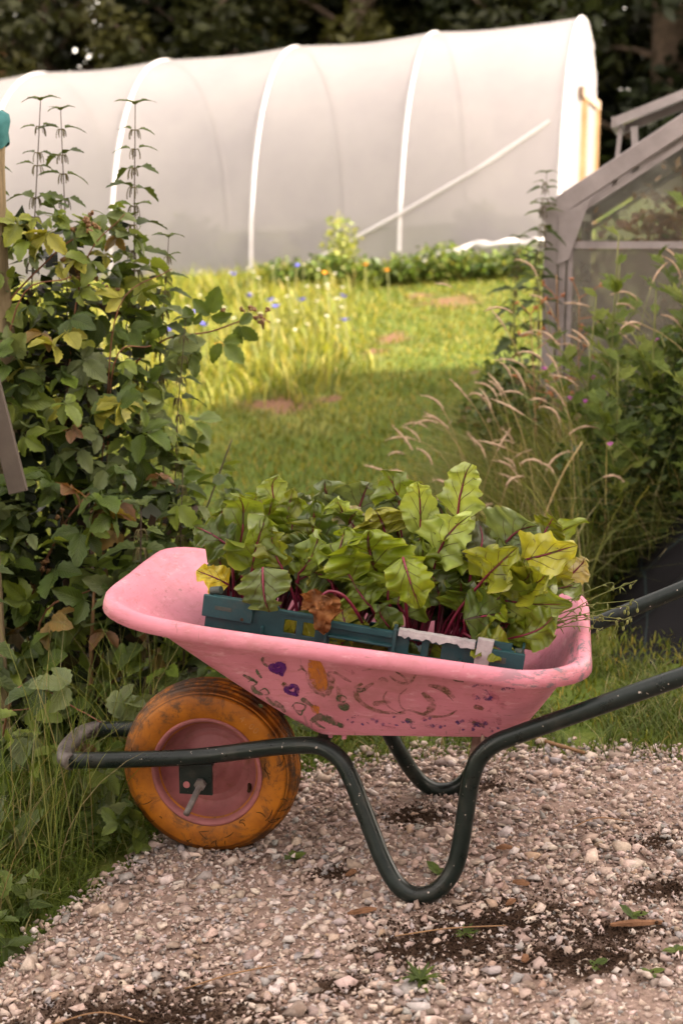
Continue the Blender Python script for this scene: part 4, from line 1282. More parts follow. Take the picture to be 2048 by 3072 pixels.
for (x, z, s, w, y, tint) in ((-0.30, 0.76, 0.02, 0.085, 0.03, 'bright'), (-0.22, 0.775, -0.03, 0.08, 0.06, 'pale'), (-0.17, 0.76, 0.03, 0.09, 0.05, 'mid'), (-0.10, 0.80, -0.02, 0.085, 0.09, 'grey'), (-0.20, 0.71, -0.04, 0.09, -0.02, 'bright'),
        (-0.26, 0.73, 0.03, 0.09, 0.0, 'olive'), (-0.14, 0.70, 0.02, 0.085, -0.05, 'mid'), (0.0, 0.76, 0.04, 0.08, 0.07, 'mid'), (0.06, 0.70, 0.06, 0.09, -0.02, 'bright'), (0.13, 0.69, 0.08, 0.085, 0.0, 'mid'), (0.19, 0.66, 0.08, 0.08, -0.05, 'olive'), (0.24, 0.63, 0.09, 0.075, -0.03, 'bright'),
        (0.28, 0.60, 0.10, 0.075, 0.03, 'olive'), (0.22, 0.57, 0.10, 0.07, -0.10, 'bright'), (0.15, 0.60, 0.08, 0.085, -0.13, 'bright'), (-0.36, 0.76, 0.01, 0.075, 0.04, 'bright'), (-0.44, 0.70, -0.03, 0.06, -0.02, 'mid'), (0.27, 0.665, 0.07, 0.07, 0.05, 'yellow2')):
    zb = 0.592 - 0.128 * (min(x, 0.12) + 0.446)
    bx = min(0.10, x - s)
    LEAVES.append((bx, zb - 0.06, x - s * 0.6, zb + (z - zb) * 0.45, x, z, w, y, tint))
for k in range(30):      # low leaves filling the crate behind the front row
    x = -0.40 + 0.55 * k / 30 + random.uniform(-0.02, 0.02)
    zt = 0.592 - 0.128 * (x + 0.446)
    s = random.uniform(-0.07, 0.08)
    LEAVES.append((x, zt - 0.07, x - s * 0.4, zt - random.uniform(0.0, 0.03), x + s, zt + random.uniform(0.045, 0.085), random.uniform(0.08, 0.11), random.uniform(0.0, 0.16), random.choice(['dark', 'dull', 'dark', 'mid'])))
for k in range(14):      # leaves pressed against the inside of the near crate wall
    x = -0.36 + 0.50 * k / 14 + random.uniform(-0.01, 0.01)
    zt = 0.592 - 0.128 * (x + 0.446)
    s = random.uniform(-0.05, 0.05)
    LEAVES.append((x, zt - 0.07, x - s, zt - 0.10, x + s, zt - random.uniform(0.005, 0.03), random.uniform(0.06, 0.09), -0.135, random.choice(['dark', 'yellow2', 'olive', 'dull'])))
for k in range(26):      # deep leaves in darker tints, shade put into their colour
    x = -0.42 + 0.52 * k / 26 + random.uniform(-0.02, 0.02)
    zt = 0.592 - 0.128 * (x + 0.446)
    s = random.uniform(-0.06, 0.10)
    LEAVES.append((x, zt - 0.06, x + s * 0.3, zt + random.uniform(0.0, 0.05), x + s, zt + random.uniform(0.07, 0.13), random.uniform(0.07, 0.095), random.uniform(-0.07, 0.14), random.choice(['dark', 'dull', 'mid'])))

def leaf_blade(B, T, N, w, seed, nv=26, nu=17, ruffle=1.0, bend=0.15, over=0.0):
    """wavy-edged blade from foot B to tip T facing N; over > 0 folds the tip forward"""
    rnd = random.Random(seed)
    d = T - B; L = d.length; d.normalize()
    N = (N - d * N.dot(d)).normalized()
    S = d.cross(N)
    V, UV, F, mid = [], [], [], []
    p1, p2, f1 = rnd.uniform(0, 6.28), rnd.uniform(0, 6.28), rnd.uniform(4.5, 7.5)
    cup = rnd.uniform(-0.25, 0.45); twist = rnd.uniform(-0.9, 0.9); bow = rnd.uniform(-0.14, 0.14)
    fl, fr = rnd.uniform(-0.35, 0.5), rnd.uniform(-0.35, 0.5)      # each half folded by its own amount
    wide = rnd.uniform(0.70, 0.95)
    for j in range(nv):
        v = j / (nv - 1)
        q = min(1.0, 0.05 + 0.95 * v ** wide)
        prof = (math.sin(math.pi * q) ** 0.55) * (1.12 - 0.36 * v)
        if v < 0.10: prof *= 0.45 + 5.5 * v
        if j == nv - 1: prof = 0.05
        hw = 0.5 * w * prof
        tw = twist * (v - 0.15) + 0.25 * mnoise.noise(Vector((v * 2.5, seed * 0.9, 5)))
        Sv = S * math.cos(tw) + N * math.sin(tw); Nv = N * math.cos(tw) - S * math.sin(tw)
        oc = over * sm(v, 0.45, 1.0)
        c = B + d * (L * (v - 0.35 * oc * v)) + N * (bend * L * math.sin(math.pi * v) - 0.10 * L * v * v + oc * L * 0.45) + S * (bow * L * math.sin(math.pi * v))
        mid.append(c)
        for i in range(nu):
            u = -1 + 2 * i / (nu - 1)
            au = abs(u)
            sd = 1 if u > 0 else -1
            edge = 1 + 0.34 * au ** 1.5 * mnoise.noise(Vector((v * 4.0, sd * 3.1, seed * 1.7))) + 0.16 * au ** 3 * mnoise.noise(Vector((v * 15, sd * 5.1, seed * 2.3)))
            rf = ruffle * w * (0.085 * math.sin(f1 * 2.0 * v + p1 + sd * p2) + 0.060 * math.sin(f1 * 4.4 * v + p2 * 2 + sd) + 0.07 * mnoise.noise(Vector((v * 9, sd * 2.2, seed * 4.1)))) * au ** 2.0
            bl = 0.075 * w * mnoise.noise(Vector((u * 2.6, v * 5.5, seed * 3.3))) + 0.045 * w * mnoise.noise(Vector((u * 6, v * 13, seed * 1.3)))
            side = (fl if sd < 0 else fr) * hw * au ** 1.5
            V.append(c + Sv * (hw * u * edge) + Nv * (cup * hw * au ** 1.4 + side + rf + bl))
            UV.append((i / (nu - 1), v))
    for j in range(nv - 1):
        for i in range(nu - 1):
            F.append((j * nu + i, j * nu + i + 1, (j + 1) * nu + i + 1, (j + 1) * nu + i))
    return V, F, UV, mid

PLANTS = [(-0.47, -0.375, "leftmost beet plant in the crate, with a round yellow leaf low down"),
          (-0.375, -0.305, "beet plant with a leaf flopping over the crate wall beside the leftmost plant"),
          (-0.305, -0.225, "beet plant with grey green speckled leaves between crate left end and dry brown leaf"),
          (-0.225, -0.125, "beet plant behind the dry brown leaf, with a pale pinkish scorched leaf"),
          (-0.125, -0.070, "beet plant with the largest bright green leaf at the middle of the crate"),
          (-0.070, -0.010, "beet plant with tall twisted pale leaf and a bright leaf hanging in front"),
          (-0.010, 0.033, "beet plant right of the tall twisted pale leaf, with dark low leaves"),
          (0.033, 0.054, "beet plant with olive leaves and long crimson stalks leaning right"),
          (0.054, 0.20, "rightmost beet plant sprawling over the crate's right end towards the tray rim")]
def make_beets():
    for pi, (a, b, label) in enumerate(PLANTS):
        mine = [(i, l) for i, l in enumerate(LEAVES) if a <= l[0] < b]
        cx = sum(l[0] for _, l in mine) / len(mine)
        foot = BM @ Vector((cx, 0.0, 0.592 - 0.128 * (cx + 0.446) - 0.075))
        pl = thing("beet_plant", label, "beet plant", foot, 0, "beet plants in the crate")
        for i, (sx, sz, bx, bz, tx, tz, w, y, tint) in mine:
            rnd = random.Random(i * 31 + 5)
            hang = tz < bz
            Bp, Tp = Vector((bx, y, bz)), Vector((tx, y - 0.02 if hang else y - rnd.uniform(-0.035, 0.035), tz))
            N = Vector((rnd.uniform(-0.4, 0.4), -1.0, 0.45 + rnd.uniform(-0.15, 0.35)))
            if hang: N = Vector((rnd.uniform(-0.2, 0.2), -1.0, 0.5))
            inside = y == -0.135
            V, F, UV, mid = leaf_blade(Bp, Tp, N, w * rnd.uniform(0.95, 1.25), i, ruffle=0.5 if inside else rnd.uniform(1.6, 2.6), bend=-0.05 if inside else 0.18 if hang else rnd.uniform(0.0, 0.14), over=0 if inside else rnd.choice([0, 0, 0.2, 0.4, 0.7]))
            V = [BM @ v - foot for v in V]
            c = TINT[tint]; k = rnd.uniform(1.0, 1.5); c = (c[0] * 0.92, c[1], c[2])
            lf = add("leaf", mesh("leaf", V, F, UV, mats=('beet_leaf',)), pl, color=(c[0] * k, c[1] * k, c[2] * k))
            p0 = Vector((cx + 0.35 * (sx - cx) + rnd.uniform(-0.012, 0.012), 0.35 * y + rnd.uniform(-0.02, 0.02) - 0.03, 0.592 - 0.128 * (cx + 0.446) - 0.075))
            m = (p0 + Bp) / 2 + Vector((rnd.uniform(-0.012, 0.012), 0.004, 0.004))
            if hang: m = Vector((sx, y + 0.03, (sz + bz) / 2 + 0.01)); 
            path_ = catmull([p0, m, Bp], 5)[:-1] + mid[:-3:2]
            n = len(path_)
            rad = [0.0040 * (1 - 0.35 * q / 10) if q < 10 else max(0.0007, 0.0026 * (1 - (q - 10) / (n - 10)) ** 0.8) for q in range(n)]
            sv, sf = tube_geo(path_, rad, 6)
            add("stalk", mesh("stalk", [BM @ v - foot for v in sv], sf, mats=('stalk',)), lf)
    # withered leaf hooked over the crate wall
    foot = BM @ Vector((-0.142, -0.12, 0.52))
    dr = thing("withered_leaf", "brown withered leaf drooping over the crate's teal wall", "dead leaf", foot)
    st = catmull([(-0.135, -0.13, 0.530), (-0.142, -0.165, 0.562), (-0.164, -0.185, 0.600), (-0.190, -0.195, 0.612), (-0.207, -0.198, 0.604)], 5)
    sv, sf = tube_geo(st, [0.0034] * len(st), 7)
    add("stalk", mesh("stalk", [BM @ v - foot for v in sv], sf, mats=('stalk',)), dr)
    for i, (tip, w) in enumerate((((-0.204, -0.205, 0.524), 0.055), ((-0.250, -0.200, 0.575), 0.045), ((-0.190, -0.200, 0.548), 0.042))):
        V, F, UV, mid = leaf_blade(Vector((-0.203, -0.197, 0.606)), Vector(tip), Vector((0.3 * (i - 1), -1, 0.1)), w, 300 + i, ruffle=4.2, bend=0.16)
        add("blade", mesh("blade", [BM @ v - foot for v in V], F, UV, mats=('dry_leaf',)), dr)
make_beets()

def make_groundsel():
    foot = BM @ Vector((0.20, -0.04, 0.49))
    g = thing("groundsel_weed", "wiry flowering weed with yellow green buds trailing over the tray's rear rim", "weed", foot)
    ends = [((0.387, -0.02, 0.559), 3), ((0.389, -0.05, 0.540), 3), ((0.372, -0.01, 0.525), 3), ((0.345, -0.04, 0.515), 2), ((0.298, -0.02, 0.575), 1), ((0.412, 0.0, 0.610), 1), ((0.330, -0.05, 0.545), 2), ((0.40, -0.03, 0.575), 2), ((0.355, 0.01, 0.60), 1)]
    starts = [(0.20, -0.04, 0.49), (0.19, -0.02, 0.50), (0.215, -0.05, 0.495)]
    buds = 0
    for i, (e, nb) in enumerate(ends):
        s = Vector(starts[i % 3]); e = Vector(e)
        m = (s + e) / 2 + Vector((0, 0, 0.012 + 0.01 * random.random()))
        P = catmull([s, m, e], 6)
        sv, sf = tube_geo(P, [0.0014 - 0.0007 * q / len(P) for q in range(len(P))], 5)
        stem = add("stem", mesh("stem", [BM @ v - foot for v in sv], sf, mats=('green_stem',)), g)
        mb = MB()
        for k in range(7):      # feathery leaves
            q = P[3 + random.randrange(len(P) - 4)]
            d = Vector((random.uniform(-0.3, 1), random.uniform(-0.6, 0.6), random.uniform(-0.7, 0.5))).normalized() * random.uniform(0.008, 0.02)
            mb.tube([q, q + d * 0.5 + Vector((0, 0, 0.002)), q + d], [0.0011, 0.0016, 0.0003], 4)
        for k in range(nb):
            t = e + Vector((random.uniform(-0.012, 0.02), random.uniform(-0.015, 0.015), random.uniform(-0.035, 0.004)))
            mb.tube(catmull([e, (e + t) / 2 + Vector((0.006, 0, 0.006)), t], 3), 0.0007, 4)
            mb.ball(t, 0.0036, 6, 4, (0.8, 0.8, 1.5))
        o = mb.build("buds", 'green_stem', None, smooth=True)
        o.data.transform(BM); o.data.transform(Matrix.Translation(-foot)); o.parent = stem; tag(o, kind='stuff')
make_groundsel()

# ================================================================== POLYTUNNEL
TP = R(15.4)
T_AX = Vector((-math.cos(TP), math.sin(TP), 0))           # along the ridge, away to the left
T_NEAR = Vector((-math.sin(TP), -math.cos(TP), 0))        # towards the camera side
T0 = Vector((2.36, 14.5, 1.02))
T_SP, T_W, T_H, T_N = 1.43, 1.72, 2.36, 8
def t_point(k, u, sag=0.0):
    """k hoops from the end; u 0..1 over the arch from the near foot to the far foot"""
    a = math.pi * u
    ca, sa = math.cos(a), math.sin(a)
    px = math.copysign(abs(ca) ** 0.92, ca) * T_W
    pz = (sa ** 0.86) * T_H if sa > 0 else 0.0
    f = 1 - sag
    p = T0 + T_AX * (k * T_SP) + T_NEAR * (px * (1 - sag * 0.55)) 
    p.z = T0.z - 0.088 * k + pz * f - (0.12 if pz < 0.02 else 0)
    return p

def make_tunnel():
    t = thing("polytunnel", "long white polythene tunnel with pale hoops beyond the lawn", "polytunnel", T0)
    I = Matrix.Translation(-T0)
    V, F = [], []
    ns, nu = 10, 48
    rows = T_N * ns + 1
    for i in range(rows):
        k = i / ns
        fr = k - math.floor(k)
        sag = 0.014 * math.sin(math.pi * fr) ** 0.9 if fr > 0 else 0
        for j in range(nu + 1):
            p = t_point(k, j / nu, sag)
            p += Vector((0, 0, 0.012 * mnoise.noise(Vector((k * 2.1, j * 0.2, 0)))))
            V.append(I @ p)
    for i in range(rows - 1):
        for j in range(nu):
            a = i * (nu + 1) + j
            F.append((a, a + 1, a + nu + 2, a + nu + 1))
    add("film_cover", mesh("film_cover", V, F, mats=('film',)), t)
    for k in range(T_N + 1):
        P = [I @ (t_point(k, j / 40) + T_NEAR * 0.0) for j in range(41)]
        cen = Vector((0, 0, 1.0))
        P = [p + (p - (T_AX * (k * T_SP) + Vector((0, 0, 1.0 - 0.075 * k)))).normalized() * -0.006 for p in P]
        sv, sf = tube_geo(P, 0.0175, 8)
        add("hoop", mesh("hoop", sv, sf, mats=('hoop',)), t)
    # end wall film either side of and above the doorway
    def arch(u): return t_point(0, u)
    MB_ = MB()
    d0, d1, dz = 0.27, -0.95, 1.60       # door opening along T_NEAR offsets, lintel height
    n = 40
    pts = [arch(j / n) for j in range(n + 1)]
    off = lambda q: (q - T0).dot(T_NEAR)
    V, F = [], []
    def lower(o): return T0.z + (dz if (d1 < o < d0) else -0.1)
    samples = sorted(set([round(off(q), 4) for q in pts] + [d0 - 0.001, d0 + 0.001, d1 + 0.001, d1 - 0.001]))
    hs = sorted((off(q), q.z) for q in pts)
    ho = [h[0] for h in hs]; hz = [h[1] for h in hs]
    for s in samples:
        top = float(np.interp(s, ho, hz))
        base = T0 + T_NEAR * s
        bot = min(lower(s), top)
        for q in range(7):
            z = bot + (top - bot) * q / 6
            fold = 0.02 * math.sin(s * 14 + z * 1.5)
            V.append(I @ (Vector((base.x, base.y, z)) - T_AX * (0.012 + fold)))
    for i in range(len(samples) - 1):
        for q in range(6):
            a = i * 7 + q
            F.append((a, a + 7, a + 8, a + 1))
    add("end_film", mesh("end_film", V, F, mats=('film',)), t)
    fo = -T_AX * 0.05
    def P_(s, z): return I @ (T0 + T_NEAR * s + Vector((0, 0, z)) + fo)
    MB().bar(P_(d0 + 0.28, dz + 0.03), P_(d1 - 0.2, dz + 0.03), 0.05, 0.09).build("door_lintel", 'timber_dark', t)
    MB().bar(P_(d0, -0.1), P_(d0, dz - 0.02), 0.06, 0.07, (1, 0, 0)).build("door_post", 'timber', t)
    MB().bar(P_(d1, -0.1), P_(d1, dz - 0.02), 0.06, 0.07, (1, 0, 0)).build("door_post", 'timber', t)
    V = [P_(d0 - 0.04, 0), P_(d1 + 0.04, 0), P_(d1 + 0.04, dz - 0.03), P_(d0 - 0.04, dz - 0.03)]
    add("door_film", mesh("door_film", V, [(0, 1, 2, 3)], mats=('film',)), t)
    MB().bar(P_(d0 - 0.04, 0.75), P_(d1 + 0.04, 0.75), 0.03, 0.05).build("door_rail", 'timber', t)
    # raking brace inside the near wall
    def near(k, z, o=0.05):
        u = 0.0
        for j in range(1, 200):
            q = t_point(k, j / 400, 0.02)
            if q.z >= T0.z - 0.075 * k + z: u = j / 400; break
        return t_point(k, u, 0.02) + T_NEAR * o
    MB().tube([I @ near(0.08, 1.28), I @ near(0.5, 0.92), I @ near(1.0, 0.55), I @ near(1.7, 0.07)], 0.014, 8).build("raking_brace", 'hoop', t)
    # loose film folded along the foot
    P, n = [], 26
    for j in range(n):
        k = 0.05 + 0.9 * j / (n - 1)
        q = t_point(k, 0.0, 0.0) + T_NEAR * (0.10 + 0.05 * math.sin(j * 0.9))
        q.z = gz(q.x, q.y) + 0.19 - 0.16 * sm(j, 10, 26) + 0.012 * math.sin(j * 1.1)
        P.append(I @ q)
    sv, sf = tube_geo(P, [0.028 + 0.008 * math.sin(j * 1.3) for j in range(n)], 8)
    add("film_skirt", mesh("film_skirt", sv, sf, mats=('white_skirt',)), t)
make_tunnel()

# ================================================================== GREENHOUSE
G0 = Vector((0.875, 6.05, 0.0)); G0.z = gz(G0.x, G0.y)
GM = Matrix.Translation(G0) @ Matrix.Rotation(R(-13), 4, 'Z')
def make_greenhouse():
    g = thing("greenhouse", "dull aluminium framed greenhouse with dirty panes behind the tall grass", "greenhouse", G0, R(-13))
    W, D, E = 1.95, 2.5, 1.165
    rise = 0.64
    Rz = E + rise
    z0 = 0.02
    for (x, y) in ((0, 0), (W, 0), (0, D), (W, D)):
        m = MB()
        m.box(x - 0.028, x + 0.028, y - 0.028, y + 0.028, -0.15, E)
        if (x, y) == (0, 0):
            m.box(x + 0.034, x + 0.064, y - 0.018, y + 0.018, -0.15, E - 0.04)
            m.box(x + 0.071, x + 0.093, y - 0.01, y + 0.01, -0.15, E - 0.05)
        m.build("corner_post", 'alu', g, bevel=0.003)
    for y in (0, D):
        for s in (0, 1):
            a = Vector((W * s, y, E)); b = Vector((W / 2, y, Rz))
            d = (b - a).normalized()
            MB().bar(a - d * 0.05, b - d * 0.012, 0.055, 0.075).build("gable_rafter", 'alu', g, bevel=0.003)
            MB().bar(a + Vector((0, 0.01 if y == 0 else -0.01, -0.075)), b + Vector((0, 0.01 if y == 0 else -0.01, -0.085)), 0.03, 0.022).build("rafter_flange", 'alu', g)
        MB().bar((0.03, y, E - 0.14), (W - 0.03, y, E - 0.14), 0.02, 0.03).build("gable_rail", 'alu', g)
        for x in (0.62, 0.98, 1.34):
            MB().bar((x, y, z0), (x, y, E + rise * (1 - abs(x - W / 2) / (W / 2)) - 0.05), 0.03, 0.028, (1, 0, 0)).build("glazing_bar", 'alu', g)
    # gusset at the eave corner
    m = MB(); m.geo([(0.028, -0.031, E - 0.02), (0.028, -0.031, E - 0.22), (0.075, -0.031, E - 0.20), (0.16, -0.031, E + 0.05), (0.028, -0.034, E - 0.02), (0.028, -0.034, E - 0.22), (0.075, -0.034, E - 0.20), (0.16, -0.034, E + 0.05)],
                    [(0, 1, 2, 3), (7, 6, 5, 4), (0, 4, 5, 1), (1, 5, 6, 2), (2, 6, 7, 3), (3, 7, 4, 0)])
    m.build("corner_gusset", 'alu', g)
    MB().bar((0.10, 0.02, E - 0.18), (0.60, 0.02, 0.12), 0.012, 0.028).build("gable_brace", 'alu', g)
    for x in (0, W):
        MB().bar((x, 0.03, E), (x, D - 0.03, E), 0.05, 0.05).build("eave_rail", 'alu', g)
        MB().bar((x, 0.03, 0.05), (x, D - 0.03, 0.05), 0.04, 0.06).build("sill_rail", 'alu', g)
    MB().bar((W / 2, -0.02, Rz + 0.02), (W / 2, D + 0.02, Rz + 0.02), 0.06, 0.06).build("ridge", 'alu', g)
    # roof and wall glazing bars with one pane in each bay
    nb = 5
    for s in (0, 1):
        x0 = W * s
        for i in range(1, nb):
            y = D * i / nb
            MB().bar((x0, y, E + 0.01), (W / 2, y, Rz), 0.022, 0.03).build("glazing_bar", 'alu', g)
            MB().bar((x0, y, 0.08), (x0, y, E), 0.022, 0.022, (1, 0, 0)).build("glazing_bar", 'alu', g)
        for i in range(nb):
            ya, yb = D * i / nb + 0.012, D * (i + 1) / nb - 0.012
            if not (s == 0 and i == 1):
                m = MB(); dz = 0.024
                m.geo([(x0, ya, E + dz), (x0, yb, E + dz), (W / 2, yb, Rz + dz), (W / 2, ya, Rz + dz), (x0, ya, E + dz + 0.003), (x0, yb, E + dz + 0.003), (W / 2, yb, Rz + dz + 0.003), (W / 2, ya, Rz + dz + 0.003)],
                      [(0, 1, 2, 3), (7, 6, 5, 4), (0, 4, 5, 1), (1, 5, 6, 2), (2, 6, 7, 3), (3, 7, 4, 0)])
                m.build("roof_pane", 'glass_roof', g)
            MB().box(x0 - 0.0015, x0 + 0.0015, ya, yb, 0.09, E - 0.03).build("wall_pane", 'glass', g)
    # gable panes
    xs = [0.03, 0.62, 0.98, 1.34, W - 0.03]
    for y in (0.0, D):
        for i in range(4):
            a, b = xs[i] + 0.014, xs[i + 1] - 0.014
            MB().box(a, b, y - 0.0015, y + 0.0015, 0.04, E - 0.157).build("gable_pane", 'glass', g)
            top = lambda x: E + rise * (1 - abs(x - W / 2) / (W / 2)) - 0.09
            if y == 0.0 and i in (1, 2): continue      # open above the door
            mid = (a + b) / 2
            V = [(a, y, E - 0.122), (b, y, E - 0.122), (b, y, max(E - 0.12, top(b))), (a, y, max(E - 0.12, top(a)))]
            V2 = [(v[0], v[1] + 0.003, v[2]) for v in V]
            MB().geo(V + V2, [(0, 1, 2, 3), (7, 6, 5, 4), (0, 4, 5, 1), (1, 5, 6, 2), (2, 6, 7, 3), (3, 7, 4, 0)]).build("gable_pane", 'glass_clear' if y == 0.0 else 'glass', g)
    # roof vent propped open on the left slope
    h = Vector((W / 2 - 0.02, D / nb, Rz + 0.03)); 
    dv = Vector((-0.78, 0, -0.30)).normalized()
    L = 0.78
    y1, y2 = D / nb - 0.02, 2 * D / nb + 0.02
    for y in (y1, y2):
        MB().bar(Vector((h.x, y, h.z)), Vector((h.x, y, h.z)) + dv * L, 0.03, 0.04).build("vent_frame", 'alu', g)
    e = dv * L
    MB().bar(Vector((h.x, y1 + 0.017, h.z)) + e, Vector((h.x, y2 - 0.017, h.z)) + e, 0.04, 0.045).build("vent_frame", 'alu', g)
    V = [(h.x, y1 + 0.016, h.z), (h.x, y2 - 0.016, h.z), tuple(Vector((h.x, y2 - 0.016, h.z)) + e * 0.97), tuple(Vector((h.x, y1 + 0.016, h.z)) + e * 0.97)]
    MB().geo(V + [(v[0], v[1], v[2] + 0.003) for v in V], [(0, 1, 2, 3), (7, 6, 5, 4), (0, 4, 5, 1), (1, 5, 6, 2), (2, 6, 7, 3), (3, 7, 4, 0)]).build("vent_pane", 'glass', g)
    q = Vector((h.x, y1, h.z)) + e
    MB().bar(q + Vector((0.08, 0.03, -0.02)), q + Vector((0.10, 0.03, -0.30)), 0.035, 0.03, (1, 0, 0)).build("vent_stay", 'alu', g)
    MB().bar(q + Vector((0.02, 0.05, -0.02)), q + Vector((0.0, 0.05, -0.30)), 0.02, 0.02, (1, 0, 0)).build("vent_stay", 'alu', g)
    # staging and canes inside
    MB().box(0.10, 0.48, 0.25, D - 0.2, 0.66, 0.69).build("staging", 'timber_dark', g)
    for y in (0.3, D - 0.25):
        for x in (0.13, 0.45):
            MB().box(x - 0.015, x + 0.015, y - 0.015, y + 0.015, 0.0, 0.66).build("staging_leg", 'timber_dark', g)
    MB().tube([(0.70, 0.25, E + 0.18), (1.0, 0.35, E + 0.14)], 0.010, 6).build("hanging_bar", 'dark_twig', g)
make_greenhouse()

def leafmass(pts, sizes, cols, up=0.4, aspect=0.55):
    """numpy batch of kite-shaped leaves"""
    n = len(pts)
    d = RNG.normal(0, 1, (n, 3)); d[:, 2] = d[:, 2] * 0.6 - 0.15
    d /= np.linalg.norm(d, axis=1)[:, None]
    nn = RNG.normal(0, 1, (n, 3)); nn[:, 2] += up
    s = np.cross(d, nn); s /= np.maximum(np.linalg.norm(s, axis=1), 1e-6)[:, None]
    nr = np.cross(s, d)
    L = sizes[:, None]
    a = pts
    b = pts + d * L * 0.45 + s * L * aspect * 0.5 + nr * L * 0.06
    c = pts + d * L
    e = pts + d * L * 0.45 - s * L * aspect * 0.5 + nr * L * 0.06
    V = np.stack([a, b, c, e], 1).reshape(-1, 3)
    k = (np.arange(n) * 4)[:, None]
    T = np.concatenate([np.array([[0, 1, 2]]) + k, np.array([[0, 2, 3]]) + k])
    return V, T, np.repeat(cols, 4, 0)

# dried crop and canes standing in the greenhouse
def make_dried_crop():
    labels = ["brown dried tomato vine on canes inside the greenhouse", "dried brown vine under the greenhouse ridge at the right edge", "dried tangled vine beside the greenhouse door bar"]
    for i, (x, y, h) in enumerate(((0.40, 0.95, 1.18), (0.75, 0.8, 1.40), (0.55, 1.6, 1.30))):
        w = GM @ Vector((x, y, 0))
        t = thing("dried_vine", labels[i], "dried plant", w, 0, "dried vines in the greenhouse")
        for k in range(4):
            a = Vector((random.uniform(-0.14, 0.14), random.uniform(-0.1, 0.1), 0)); 
            MB().tube([a, a + Vector((random.uniform(-0.04, 0.04), 0, h * random.uniform(0.8, 1.0)))], 0.008, 6).build("cane", 'dead_cane', t)
        n = 900
        p = np.stack([RNG.normal(0, 0.17, n), RNG.normal(0, 0.12, n), RNG.uniform(0.15, h, n)], -1)
        V, T, C = leafmass(p, RNG.uniform(0.03, 0.09, n), grass_cols(n, [(0.30, 0.18, 0.11), (0.20, 0.11, 0.07), (0.12, 0.13, 0.04)], [0.5, 0.35, 0.15]))
        tag(add("withered_foliage", fast_mesh("withered_foliage", V, T, C, 'foliage'), t), kind="stuff")
make_dried_crop()

# crop plants glimpsed through the tunnel film, and planted bed outside it
def bushy(name, label, cat, loc, rx, ry, h, n, size, pal, w, group=None, stems=5, mat='foliage', spike=0.0):
    t = thing(name, label, cat, loc, 0, group)
    for k in range(stems):
        a = Vector((random.uniform(-0.3, 0.3) * rx, random.uniform(-0.3, 0.3) * ry, 0))
        b = Vector((random.uniform(-0.8, 0.8) * rx, random.uniform(-0.8, 0.8) * ry, h * random.uniform(0.6, 0.95)))
        P = catmull([a, (a + b) / 2 + Vector((0, 0, 0.1 * h)), b], 4)
        sv, sf = tube_geo(P, [0.008 * h ** 0.5 * (1 - 0.7 * q / len(P)) for q in range(len(P))], 5)
        add("stem", mesh("stem", sv, sf, mats=('green_stem',)), t)
    u = RNG.normal(0, 1, (n, 3)); u /= np.linalg.norm(u, axis=1)[:, None]
    r = RNG.random(n) ** 0.4
    lump = 1 + 0.25 * np.sin(u[:, 0] * 5 + loc[0] * 9) * np.sin(u[:, 2] * 6 + 1) 
    p = np.stack([u[:, 0] * rx * r * lump, u[:, 1] * ry * r * lump, h * 0.5 + u[:, 2] * h * 0.5 * r * lump], -1)
    p[:, 2] = np.maximum(p[:, 2], 0.01)
    V, T, C = leafmass(p, size * RNG.uniform(0.6, 1.3, n), grass_cols(n, pal, w))
    tag(add("foliage", fast_mesh("foliage", V, T, C, mat), t), kind="stuff")
    return t
BED = [(0.085, 0.135, 0.02), (0.13, 0.18, 0.03), (0.05, 0.085, 0.015), (0.22, 0.24, 0.05)]
def make_beds():
    names = ["leafy low plant at the left end of the bed along the tunnel", "leafy plant in the tunnel bed, second from the left", "leafy plant in the tunnel bed, third from the left", "leafy plant in the middle of the bed along the tunnel",
             "leafy plant in the tunnel bed, third from the greenhouse", "leafy plant in the tunnel bed, second from the greenhouse", "leafy plant at the greenhouse end of the tunnel bed"]
    for i in range(7):
        x = -0.45 + 0.33 * i; y = 12.15 + 0.05 * i - 0.27 * x * 0.8
        bushy("bed_plant", names[i], "plant", (x, y, gz(x, y)), 0.25, 0.22, 0.26 + 0.05 * math.sin(i * 2), 620, 0.06, BED, [0.35, 0.3, 0.2, 0.15], "leafy plants in the bed along the tunnel")
    bushy("flowering_plant", "tall pale green feathery plant in front of the tunnel's raking brace", "plant", (0.0, 12.3, gz(0.0, 12.3)), 0.17, 0.15, 0.62, 420, 0.06, [(0.2, 0.24, 0.06), (0.28, 0.3, 0.07)], [0.6, 0.4])
    for i, (k, o, h) in enumerate(((0.55, 1.15, 0.7), (0.30, 1.2, 0.5), (2.6, 1.1, 0.75), (1.6, 1.15, 0.6), (3.5, 1.1, 0.7), (4.4, 1.1, 0.6), (2.1, 1.2, 0.5))):
        p = T0 + T_AX * (k * T_SP) + T_NEAR * o
        bushy("tunnel_crop", ["green crop seen dimly through the film near the tunnel door", "low green crop nearest the tunnel door behind the film", "green crop dimly seen behind film left of the third hoop", "crop dimly seen behind the film beside the raking brace", "crop dimly seen behind film beside the rightmost tall nettle", "crop dimly seen behind film between the tall nettles", "low crop dimly seen behind film at the second hoop"][i], "plant",
              (p.x, p.y, T0.z - 0.075 * k - 0.02), 0.28, 0.22, h, 420, 0.13, BED, [0.4, 0.2, 0.4, 0.0], "crops inside the tunnel")
make_beds()

